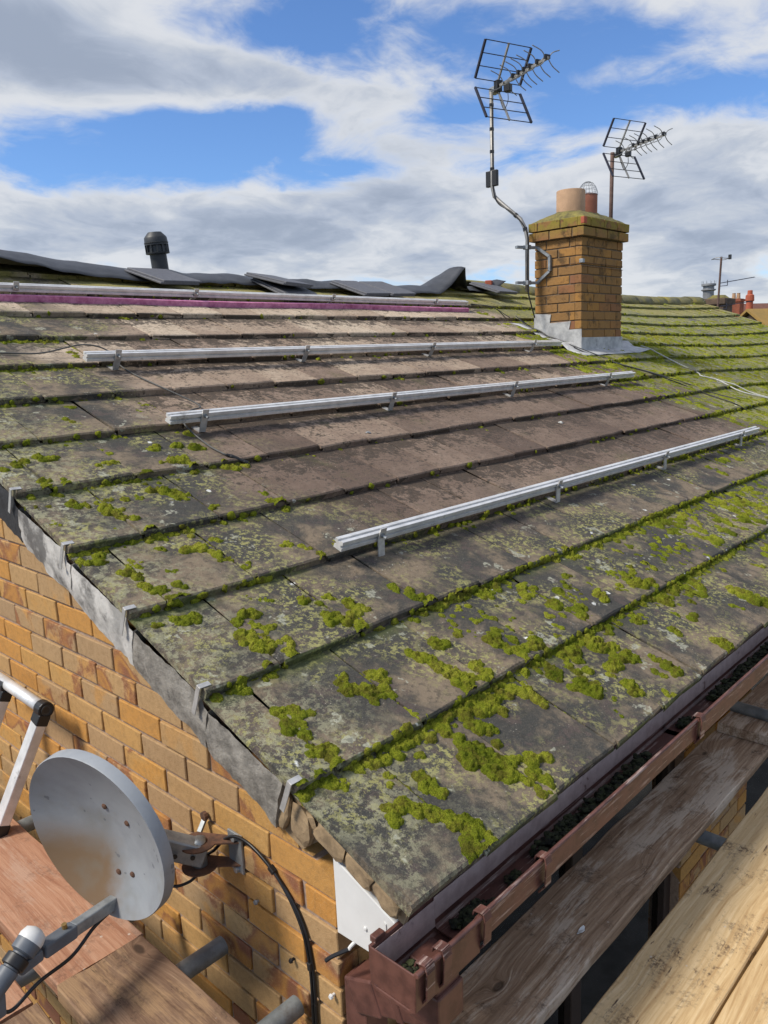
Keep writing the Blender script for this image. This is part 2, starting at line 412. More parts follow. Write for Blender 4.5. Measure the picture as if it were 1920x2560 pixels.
MT['vergeb'] = simple('black painted mortar', (.030, .031, .034), .7, scale=22, bump=.9, bd=.008)
MT['stone'] = simple('bedding stone', (.33, .235, .135), .95, var=.4, scale=30, bump=.6, bd=.006)
MT['deck'] = simple('roof felt', (.03, .03, .03), .9)
MT['white'] = simple('white plastic', (.74, .745, .73), .38, var=.08, scale=9, bump=.03)
MT['brown'] = simple('brown plastic', (.140, .060, .046), .42, scale=22, dark=(.080, .034, .027), bump=.15, dirt=(.27, .17, .145), dthr=(.64, .74))
m, t = mat_new('scuffed brown plastic'); P_ = pos(t); gx, gy, gz = t.sep(P_)
ns_ = t.noise(t.comb(t.mul(gx, 5), t.mul(gy, 90), t.mul(gz, 90)), 1.0, 4, .7); nb2 = t.noise(P_, 18, 4, .7)
bs_ = t.mix(t.ss(nb2, .38, .66), (.150, .064, .050), (.080, .034, .027)); bs_ = t.mix(t.mul(t.ss(t.math('ADD', ns_, t.mul(nb2, .35)), .72, .84), .8), bs_, (.42, .31, .27))
fin(t, bs_, .45, ns_, .2, .002); MT['gutter'] = m
MT['brownpale'] = simple('bleached brown plastic', (.58, .46, .42), .5, scale=26, dark=(.44, .33, .30), bump=.1, dirt=(.13, .065, .055), dthr=(.60, .68))
MT['alu'] = simple('aluminium', (.80, .80, .79), .38, .35, var=.22, scale=18, bump=.1, dirt=(.30, .29, .27), dthr=(.6, .7))
MT['galv'] = simple('galvanised steel', (.36, .385, .40), .5, .55, scale=28, dark=(.23, .25, .265), bump=.15)
MT['steel'] = simple('stainless strap', (.62, .61, .59), .4, .45, scale=22, dark=(.42, .41, .39), bump=.1)
MT['tubeg'] = simple('scaffold tube steel', (.285, .315, .325), .5, .45, scale=16, dark=(.175, .195, .20), bump=.2, dirt=(.15, .13, .11))
MT['lead'] = simple('lead sheet', (.52, .525, .52), .6, .1, scale=13, dark=(.32, .325, .33), bump=.35, bd=.006, dirt=(.15, .15, .15), dthr=(.58, .70))
MT['rust'] = simple('rusty steel', (.155, .075, .042), .9, scale=45, dark=(.075, .042, .030), bump=.5)
MT['black'] = simple('black plastic', (.014, .014, .015), .45, scale=30, bump=.08)
MT['cable'] = simple('black cable', (.011, .011, .012), .4, scale=60, bump=.05)
MT['greyc'] = simple('grey cable', (.085, .085, .080), .55, scale=60, bump=.05)
MT['cowl'] = simple('weathered cowl', (.30, .31, .32), .6, .3, scale=6, var=.4)
MT['whitec'] = simple('white cable', (.55, .55, .52), .5, scale=60, bump=.05)
MT['flue'] = simple('dark grey flue plastic', (.032, .036, .040), .5, scale=20, bump=.08)
MT['felt'] = simple('black membrane', (.058, .062, .070), .55, scale=12, dark=(.040, .043, .050), bump=.3, bd=.006, dirt=(.13, .14, .15), dthr=(.66, .74))
MT['slab'] = simple('new grey tile', (.115, .117, .130), .6, scale=40, var=.25, bump=.2, dirt=(.14, .14, .15), dthr=(.62, .72))
MT['pink'] = simple('pink treated timber', (.66, .27, .45), .8, scale=26, dark=(.45, .13, .27), bump=.3, dirt=(.33, .08, .19))
MT['potbuff'] = simple('buff clay pot', (.47, .30, .18), .85, var=.18, scale=14, bump=.15)
MT['potred'] = simple('terracotta pot', (.33, .125, .075), .85, var=.2, scale=14, bump=.15)
MT['flaunch'] = simple('lichen covered mortar', (.22, .19, .055), .95, scale=22, dark=(.11, .095, .040), bump=.7, bd=.012, dirt=(.30, .26, .06))
MT['antdark'] = simple('dark painted rod', (.022, .022, .040), .5, scale=40)
MT['antgrey'] = simple('weathered aluminium rod', (.33, .32, .30), .5, .5, scale=30)
MT['mastbrown'] = simple('rusted mast', (.155, .095, .075), .75, .2, scale=18, dark=(.10, .06, .05))
MT['reddark'] = simple('red brick chimney', (.265, .085, .048), .9, scale=3, var=.4)
MT['redpot'] = simple('orange red pot', (.42, .105, .055), .85, scale=3, var=.3)
MT['dbrick'] = simple('sooty brick', (.16, .105, .07), .95, scale=4, dark=(.075, .055, .04))
MT['glass'] = None
MT['debris'] = simple('gutter sludge', (.050, .060, .020), .85, scale=45, dark=(.012, .012, .008), bump=1.0, bd=.01, dirt=(.06, .035, .018), dthr=(.58, .66))
MT['crumb'] = simple('dry moss crumbs', (.085, .060, .035), .95, scale=150, dark=(.045, .032, .02), bump=.5)
MT['ridge'] = simple('ridge tile', (.185, .170, .075), .95, scale=10, dark=(.12, .115, .075), bump=.5, bd=.008, dirt=(.27, .225, .045), dthr=(.48, .62))
MT['frame'] = simple('dark brown window frame', (.030, .016, .012), .5, scale=12)
MT['dishm'] = make_dish()
MT['lnbw'] = simple('white lnb cap', (.66, .66, .64), .4, var=.06)
MT['lnbg'] = simple('grey plastic', (.120, .135, .155), .5, scale=20, var=.2)
MT['woodY'] = make_wood('new scaffold board', [(.44, .275, .125), (.60, .420, .215), (.74, .56, .325)], stain=(.085, .050, .034), amt=1.0)
MT['woodG'] = make_wood('wet old scaffold board', [(.190, .118, .070), (.370, .250, .160), (.55, .41, .285)], stain=(.075, .047, .029), amt=.75, bleach=(.66, .55, .43))
MT['woodR'] = make_wood('red stained board', [(.285, .130, .075), (.385, .200, .120), (.48, .285, .185)], stain=(.085, .045, .032), amt=.45, bleach=(.43, .28, .20))
MT['woodB'] = make_wood('brown old board', [(.110, .062, .038), (.190, .115, .072), (.28, .185, .12)], stain=(.035, .024, .018), amt=.6, bleach=(.34, .215, .115))
MT['woodT'] = make_wood('tan board', [(.30, .165, .060), (.41, .235, .090), (.50, .31, .14)], amt=.3)
m, t = mat_new('window glass'); t.n.remove(t.bsdf)
tr = t.node('ShaderNodeBsdfTransparent'); gl = t.node('ShaderNodeBsdfGlossy'); gl.inputs['Roughness'].default_value = .02; gl.inputs['Color'].default_value = (.9, .95, .97, 1)
tr.inputs['Color'].default_value = (.82, .88, .86, 1)
fr_ = t.node('ShaderNodeFresnel'); fr_.inputs[0].default_value = 1.6
mx = t.node('ShaderNodeMixShader'); t.l.new(fr_.outputs[0], mx.inputs[0]); t.l.new(tr.outputs[0], mx.inputs[1]); t.l.new(gl.outputs[0], mx.inputs[2])
t.l.new(mx.outputs[0], [n_ for n_ in t.n if n_.type == 'OUTPUT_MATERIAL'][0].inputs[0]); MT['glass'] = m
# ------------------------------------------------------------------ ground
GZ = -2.5
gb = MB().add([(-300, -300, GZ), (600, -300, GZ), (600, 600, GZ), (-300, 600, GZ)], [(0, 1, 2, 3)])
tag(gb.build('ground', simple('ground', (.085, .080, .070), .95, scale=1.5, dark=(.05, .058, .03))), None, None, kind='structure')
pv = MB().add([(-3, -3, GZ+.004), (9, -3, GZ+.004), (9, 0.1, GZ+.004), (-3, 6, GZ+.004)], [(0, 1, 2, 3)])
tag(pv.build('patio', simple('concrete patio', (.20, .185, .165), .9, scale=6, dark=(.13, .12, .105))), None, None, kind='structure')

# ------------------------------------------------------------------ the house
house = thing('house', 'yellow brick house with mossy tiled roof and exposed gable end', 'house', (0, 0, GZ))
YF = -.034                                             # front wall face
RIDGE_S = 13.1*G
YR = E0.y + RIDGE_S*CP; ZR = E0.z + RIDGE_S*SP
def wall_top(y): return E0.z + (y-E0.y)*math.tan(RP) - .165 if y <= YR else E0.z + (2*YR-y-E0.y)*math.tan(RP) - .165
# gable wall core (mortar), recessed behind the brick faces
gw = MB()
ys = [YF+.012, YR, 2*YR-YF]
poly = [(ys[0], GZ), (ys[0], wall_top(YF)), (YR, wall_top(YR)), (ys[2], wall_top(ys[2])), (ys[2], GZ)]
gw.prism([(.007, y, z) for y, z in poly], [(.24, y, z) for y, z in poly])
gable = gw.build('gable_wall', MT['mortar'], house)
# front wall core with two window openings
W1 = (.34, 1.915, -1.35, -.02); W2 = (2.70, 4.6, -1.35, -.02)
fw = MB()
def wallbox(mb, x0, x1, z0, z1): mb.box(((x0+x1)/2, YF+.006+.11, (z0+z1)/2), (x1-x0, .22, z1-z0))
for x0, x1, z0, z1 in ((.24, W1[0], GZ, .16), (W1[0], W1[1], GZ, W1[2]), (W1[0], W1[1], W1[3], .16), (W1[1], W2[0], GZ, .16), (W2[0], W2[1], GZ, W2[2]), (W2[0], W2[1], W2[3], .16), (W2[1], XEND-.1, GZ, .16)):
    wallbox(fw, x0, x1, z0, z1)
front = fw.build('front_wall', MT['mortar'], house)

def brick_mesh(name, L, H, Dp, mat, seed):
    rr = random.Random(seed); bm = bmesh.new(); bmesh.ops.create_cube(bm, size=1.0)
    for v in bm.verts:
        v.co = Vector((v.co.x*L, v.co.y*Dp, v.co.z*H)); v.co += Vector((rr.uniform(-.0022, .0022), rr.uniform(-.001, .001), rr.uniform(-.002, .002)))
    bmesh.ops.bevel(bm, geom=list(bm.edges), offset=.0022, segments=1, affect='EDGES', profile=.6)
    me = bpy.data.meshes.new(name); bm.to_mesh(me); bm.free(); me.materials.append(mat); return me
BR_F = [brick_mesh('brick', .2145, .0645, .06, MT['brick'], i) for i in range(6)]
BR_H = [brick_mesh('brick', .1020, .0645, .06, MT['brick'], 20+i) for i in range(4)]

def clip_poly(pl_, f):
    o = []
    for i in range(len(pl_)):
        a, b = pl_[i], pl_[(i+1) % len(pl_)]; fa, fb = f(a), f(b)
        if fa >= 0: o.append(a)
        if (fa >= 0) != (fb >= 0):
            k = fa/(fa-fb); o.append((a[0]+(b[0]-a[0])*k, a[1]+(b[1]-a[1])*k))
    return o
cand = []
r0 = int(GZ/.075)
for r in range(r0, 27):
    z0, z1 = r*.075+.005, r*.075+.070
    # the quoin brick, then stretchers
    if r % 2 == 0: edges = [YF] + [.189+.225*k for k in range(0, 36)]
    else: edges = [YF] + [.189-.1125+.225*k for k in range(0, 37)]
    for a, b in zip(edges[:-1], edges[1:]):
        y0 = a + (.005 if a > YF+.001 else 0); y1 = b-.005
        if y1 > 2*YR-YF: continue
        pl_ = [(y0, z0), (y1, z0), (y1, z1), (y0, z1)]
        cz = (z0+z1)/2
        cp = pl_
        for fn in (lambda q: E0.z+(q[0]-E0.y)*math.tan(RP)-.163-q[1], lambda q: E0.z+(2*YR-q[0]-E0.y)*math.tan(RP)-.163-q[1]):
            if len(cp) >= 3: cp = clip_poly(cp, fn)
        if len(cp) < 3: continue
        full = len(cp) == 4 and abs(sum(q[1] for q in cp)/4-cz) < 1e-6
        ar = .0
        for i in range(len(cp)): ar += cp[i][0]*cp[(i+1) % len(cp)][1]-cp[(i+1) % len(cp)][0]*cp[i][1]
        ar = abs(ar)/2
        if ar < 1.5e-4: continue
        c = Vector((0, sum(q[0] for q in cp)/len(cp), sum(q[1] for q in cp)/len(cp)))
        cand.append((show_size(c, ar), c, y0, y1, z0, z1, cp, full))
cand.sort(key=lambda q: -q[0])
rest = MB(); nb_ = 0
for (sz, c, y0, y1, z0, z1, cp, full) in cand:
    jx = random.uniform(-.0018, .0018)
    if sz > 0 and nb_ < 300:
        nb_ += 1
        if full and abs((y1-y0)-.215) < .004: inst('brick', random.choice(BR_F), gable, (.03+jx, (y0+y1)/2, (z0+z1)/2), (0, random.uniform(-.004, .004), -math.pi/2))
        elif full: inst('brick', BR_H[random.randrange(4)], gable, (.03+jx, (y0+y1)/2, (z0+z1)/2), (0, 0, -math.pi/2), ((y1-y0)/.1025, 1, 1))
        else:
            mb = MB(); mb.prism([(jx, y, z) for y, z in cp], [(.06, y, z) for y, z in cp]); mb.build('brick', MT['brick'], gable, origin=(0, c.y, c.z))
    else:
        rest.prism([(jx, y, z) for y, z in cp], [(.06, y, z) for y, z in cp])
rs_ = rest.build('brickwork', MT['brick'], gable); rs_['kind'] = 'stuff'
# front wall bricks near the corner and on the pier between the windows
nfb = 0; restf = MB()
for r in range(r0, 3):
    z0, z1 = r*.075+.005, r*.075+.070
    e = [0.0] + ([.107+.225*k for k in range(0, 25)] if r % 2 == 0 else [.2195+.225*k for k in range(0, 25)])
    for a, b in zip(e[:-1], e[1:]):
        x0, x1 = a+.005, b-.005
        if a == 0.0: x0 = .0602
        for (wa, wb, wz0, wz1) in (W1, W2):
            if z1 > wz0 and z0 < wz1:
                if x0 < wa < x1: x1 = wa-.001
                if x0 < wb < x1: x0 = wb+.001
                if x0 >= wa-.0015 and x1 <= wb+.0015: x1 = x0
        if x1-x0 < .02: continue
        q = show_size((x0, YF, z0), .01)
        if q > 0 and x1 < 3.2 and nfb < 160 and z0 > -1.6:
            nfb += 1; inst('brick', random.choice(BR_F), front, ((x0+x1)/2, YF+.03+random.uniform(-.0015, .0015), (z0+z1)/2), (0, 0, 0), ((x1-x0)/.2145, 1, 1))
        else: restf.box(((x0+x1)/2, YF+.03, (z0+z1)/2), (x1-x0, .06, z1-z0))
ob = restf.build('brickwork', MT['brick'], front); ob['kind'] = 'stuff'
# windows
for (a, b, c, d) in (W1, W2):
    wf = MB(); y = YF+.07
    for x0, x1, z0, z1 in ((a, b, d-.06, d), (a, b, c, c+.06), (a, a+.06, c+.06, d-.06), (b-.06, b, c+.06, d-.06), ((a+b)/2-.035, (a+b)/2+.035, c+.06, d-.06)):
        wf.box(((x0+x1)/2, y, (z0+z1)/2), (x1-x0, .06, z1-z0))
    win = wf.build('window', MT['frame'], house, bevel=.004)
    for x0, x1 in ((a+.06, (a+b)/2-.035), ((a+b)/2+.035, b-.06)):
        MB().box(((x0+x1)/2, y, (c+d)/2), (x1-x0-.002, .006, d-c-.122)).build('pane', MT['glass'], win)
    MB().box(((a+b)/2, YF+.04, c-.012), (b-a-.004, .14, .022)).build('sill', MT['frame'], win)
# dim room behind the first window
room = MB()
room.box((2.8, 1.2, -1.0), (4.9, .05, 2.3)); room.box((2.8, .65, -1.45), (4.9, 1.0, .04)); room.box((2.8, .65, .17), (4.9, 1.0, .04))
room.build('inner_room', simple('dim room', (.55, .55, .54), .9, scale=3), house)

# roof deck
dk = MB()
dk.grid([[S(x, .080, -.030), S(x, RIDGE_S-.16, -.045), Vector((x, 2*YR-E0.y, E0.z-.03))] for x in (.012, 3, 6.3, 7.5, 8.5, 9.5, 10.5, XEND)])
roof = dk.build('roof', MT['deck'], house)
rb_ = MB().grid([[Vector((x, YR-.10, ZR-.075+sag(x))), Vector((x, 2*YR-E0.y, E0.z+.02))] for x in (-.04, 3, 6.3, 7.5, 8.5, 9.5, 10.5, XEND)])
rb_.build('rear_slope', MT['tile'], roof)
# fascia, soffit, boxed end
MB().box((5.85, -.205, .155), (11.66, .016, .13)).build('fascia', MT['brownpale'], house)
MB().box((5.85, -.118, .088), (11.66, .14, .008)).build('soffit', MT['white'], house)
be = [(-.2185, .093), (-.046, .088), (-.044, .272), (-.2185, .200)]
eb = MB(); eb.prism([(-.010, y, z) for y, z in be], [(.02, y, z) for y, z in be]); ebo = eb.build('eaves_box_end', MT['white'], house, bevel=.002)
MB().prism([(-.0125, y, z) for y, z in ((-.196, .094), (-.190, .094), (-.190, .19), (-.196, .187))], [(-.009, y, z) for y, z in ((-.196, .094), (-.190, .094), (-.190, .19), (-.196, .187))]).build('joint_trim', MT['white'], ebo)
MB().lathe([(0, .004), (.004, .003), (.005, 0)], (-.0105, -.135, .145), 10, axis=(-1, 0, 0)).build('fixing_pin', MT['white'], ebo)

# ------------------------------------------------------------------ roof tiles
TW = .292
def tile_mesh(seed, L=.40, verge=False):
    """interlocking tile: the left edge laps over the tongue of its neighbour"""
    rr = random.Random(seed)
    cols = [(-.1448, TT*.55, 0), (-.1311, TT*.55, 0), (-.1310, -.001, 0), (.0, -.001, 0), (.1446, -.001, 0), (.1447, -.001, -.0145), (.1570, -.001, -.0145)]
    if verge: cols = [(u, -.001, dt) for u, bot, dt in cols]
    vs = []; fs = []; n = len(cols)
    for i, (u, bot, dt) in enumerate(cols):
        j = rr.uniform(-.003, .003) if i in (0, 2, 3, 4) else j
        if i == 0: j += rr.choice((0, 0, 0, .007))
        if i == 4: j += rr.choice((0, 0, 0, .007))
        jh = rr.uniform(-.0015, .0015)-(rr.choice((0, 0, .003)) if i in (0, 4) else 0)
        tp = TT+jh+dt; bk = TT*(1-L/G)+dt
        vs += [(u, j+.001, bot), (u, j, max(bot+.001, tp-.005)), (u, j+.006, tp), (u, L, bk)]
    for i in range(n-1):
        for k in range(3): fs.append((i*4+k, i*4+k+1, (i+1)*4+k+1, (i+1)*4+k))
    fs += [(0, 1, 2, 3), tuple((n-1)*4+k for k in (3, 2, 1, 0))]
    me = bpy.data.meshes.new('tile'); me.from_pydata(vs, [], [tuple(reversed(f)) for f in fs]); me.materials.append(MT['tile']); me.validate()
    return me
TILES = [tile_mesh(i) for i in range(10)]; VTILES = [tile_mesh(40+i, .40, True) for i in range(4)]
tl = []
for k in range(13):
    off = .19 if k % 2 == 0 else .075
    ed = [-.04] + [off+TW*i for i in range(0, 42)]
    ed = [e for e in ed if e < XEND-.06] + [XEND]
    for a, b in zip(ed[:-1], ed[1:]):
        c = S((a+b)/2, (k+.5)*G, TT); d = (c-CAM_C).normalized()
        fore = abs(d.dot(Vector((0, -SP, CP))))
        tl.append((show_size(c, (b-a)*G*fore), a, b, k))
tl.sort(key=lambda q: -q[0]); far_t = MB(); nt = 0
for sz, a, b, k in tl:
    lift = random.uniform(0, .005); rx = RP+random.uniform(-.006, .008); ry = random.uniform(-.010, .010); rz = random.uniform(-.006, .006); ds = random.uniform(-.006, .006)
    me = random.choice(VTILES if a < 0 else TILES); loc = S((a+b)/2, k*G+ds, lift)
    if sz > 0 and nt < 300:
        nt += 1; inst('tile', me, roof, loc, (rx, ry, rz), ((b-a-.0060)/.2896, .66 if k == 12 else 1, 1))
    else:
        Mx = Matrix.Translation(loc) @ Matrix.Rotation(rz, 4, 'Z') @ Matrix.Rotation(ry, 4, 'Y') @ Matrix.Rotation(rx, 4, 'X') @ Matrix.Diagonal(((b-a-.0060)/.2896, .66 if k == 12 else 1, 1, 1))
        far_t.add([Mx @ v.co for v in me.vertices], [tuple(p.vertices) for p in me.polygons])
ob = far_t.build('tiling', MT['tile'], roof); ob['kind'] = 'stuff'
# ridge tiles on the part where the ridge is still laid
x = 5.75; i = 0
while x < XEND-.1:
    L = .46; mb = MB(); R_ = .125; dz = random.uniform(-.006, .008); rows = []
    for xx, rr_ in ((x-.02, R_+.006), (x+L*.5, R_+.003), (x+L-.005, R_)):
        rows.append([Vector((xx, YR+rr_*1.25*math.cos(a), ZR-.065+dz+sag(xx)+rr_*math.sin(a))) for a in [math.pi*q/10 for q in range(11)]])
    mb.grid(rows); o = mb.build('ridge_tile', MT['ridge'], roof, autosmooth=50)
    sm_ = o.modifiers.new('thick', 'SOLIDIFY'); sm_.thickness = .016
    x += L; i += 1
# verge: mortar bedding, one piece for each course, and clips
vm = {1: 'verge', 2: 'verge', 3: 'vergew', 4: 'vergew', 5: 'vergeb', 6: 'vergew'}
for k in range(0, 13):
    if k == 0: continue
    s0, s1 = k*G-.02, (k+1)*G-.024
    if k == 1: s0 = k*G+.045
    n = 18
    rr = random.Random(k*5)
    topl = []; botl = []
    for i in range(n+1):
        s = s0+(s1-s0)*i/n
        ht = top_h(s)-TT+.004; low = -.148+rr.uniform(-.003, .003)
        topl.append((s, ht+.003*mnoise.noise(Vector((s*14, k*3, 8))))); botl.append((s, low+.010*mnoise.noise(Vector((s*9, k, 2)))))
    rows = []
    front_x = [[-.0365+.006*mnoise.noise(Vector((i_*.42+k*9, q_*.7, 4)))+rr.uniform(-.0008, .0008) for i_ in range(n+1)] for q_ in range(7)]
    for q in range(7):
        f = q/6; row = []
        for i in range(n+1):
            hh = topl[i][1]*(1-f)+botl[i][1]*f
            xo = front_x[q][i] + .018*f*f
            row.append(S(xo, topl[i][0], hh))
        rows.append(row)
    mb = MB(); mb.grid(rows)
    # close to the wall
    mb.grid([rows[-1], [S(.004, topl[i][0], botl[i][1]-.002) for i in range(n+1)]])
    mb.grid([[r_[0] for r_ in rows], [S(.004, topl[0][0], -.15*(q/6)) for q in range(7)]])
    mb.grid([[r_[-1] for r_ in rows], [S(.004, topl[-1][0], -.15*(q/6)) for q in range(7)]])
    mb.build('verge_mortar', MT[vm.get(k, 'vergew')], roof, smooth=True)
# broken bedding at the foot of the verge: loose stones in mortar
rr = random.Random(4)
MB().prism([S(-.006, s, h) for s, h in ((.02, -.008), (.02, -.070), (.27, -.080), (.31, -.150), (.40, -.152), (.40, -.008))], [S(.006, s, h) for s, h in ((.02, -.008), (.02, -.070), (.27, -.080), (.31, -.150), (.40, -.152), (.40, -.008))]).build('bedding_mortar', MT['stone'], roof)
for (s, h, ln, hg) in ((.378, -.088, .032, .095), (.322, -.082, .070, .090), (.240, -.045, .085, .058), (.150, -.042, .080, .050), (.070, -.040, .07, .045)):
    bm = bmesh.new(); bmesh.ops.create_icosphere(bm, subdivisions=2, radius=1.0)
    for v in bm.verts:
        q = v.co.normalized(); q = Vector((max(-.75, min(.75, q.x)), max(-.78, min(.78, q.y)), max(-.78, min(.78, q.z))))
        q *= 1+.34*mnoise.noise(q*1.6+Vector((s*50, 0, 0))); v.co = Vector((q.x*.012, q.y*ln*.66, q.z*hg*.66))
    me = bpy.data.meshes.new('bedding_stone'); bm.to_mesh(me); bm.free(); me.materials.append(MT['stone'])
    inst('bedding_stone', me, roof, S(-.014, s, h), (RP, 0, rr.uniform(-.1, .1)))
for k in range(1, 8):
    s = k*G+.018; mb = MB(); wd = .013
    path = [(-.014, TT+.004), (-.046, TT+.005), (-.046, -.02), (-.047, -.052)]
    for (xa, ha), (xb, hb) in zip(path[:-1], path[1:]):
        strip(mb, S(xa, s, ha), S(xb, s, hb), (0, CP*.0145, SP*.0145), .0022)
    mb.build('verge_clip', MT['steel'], roof)
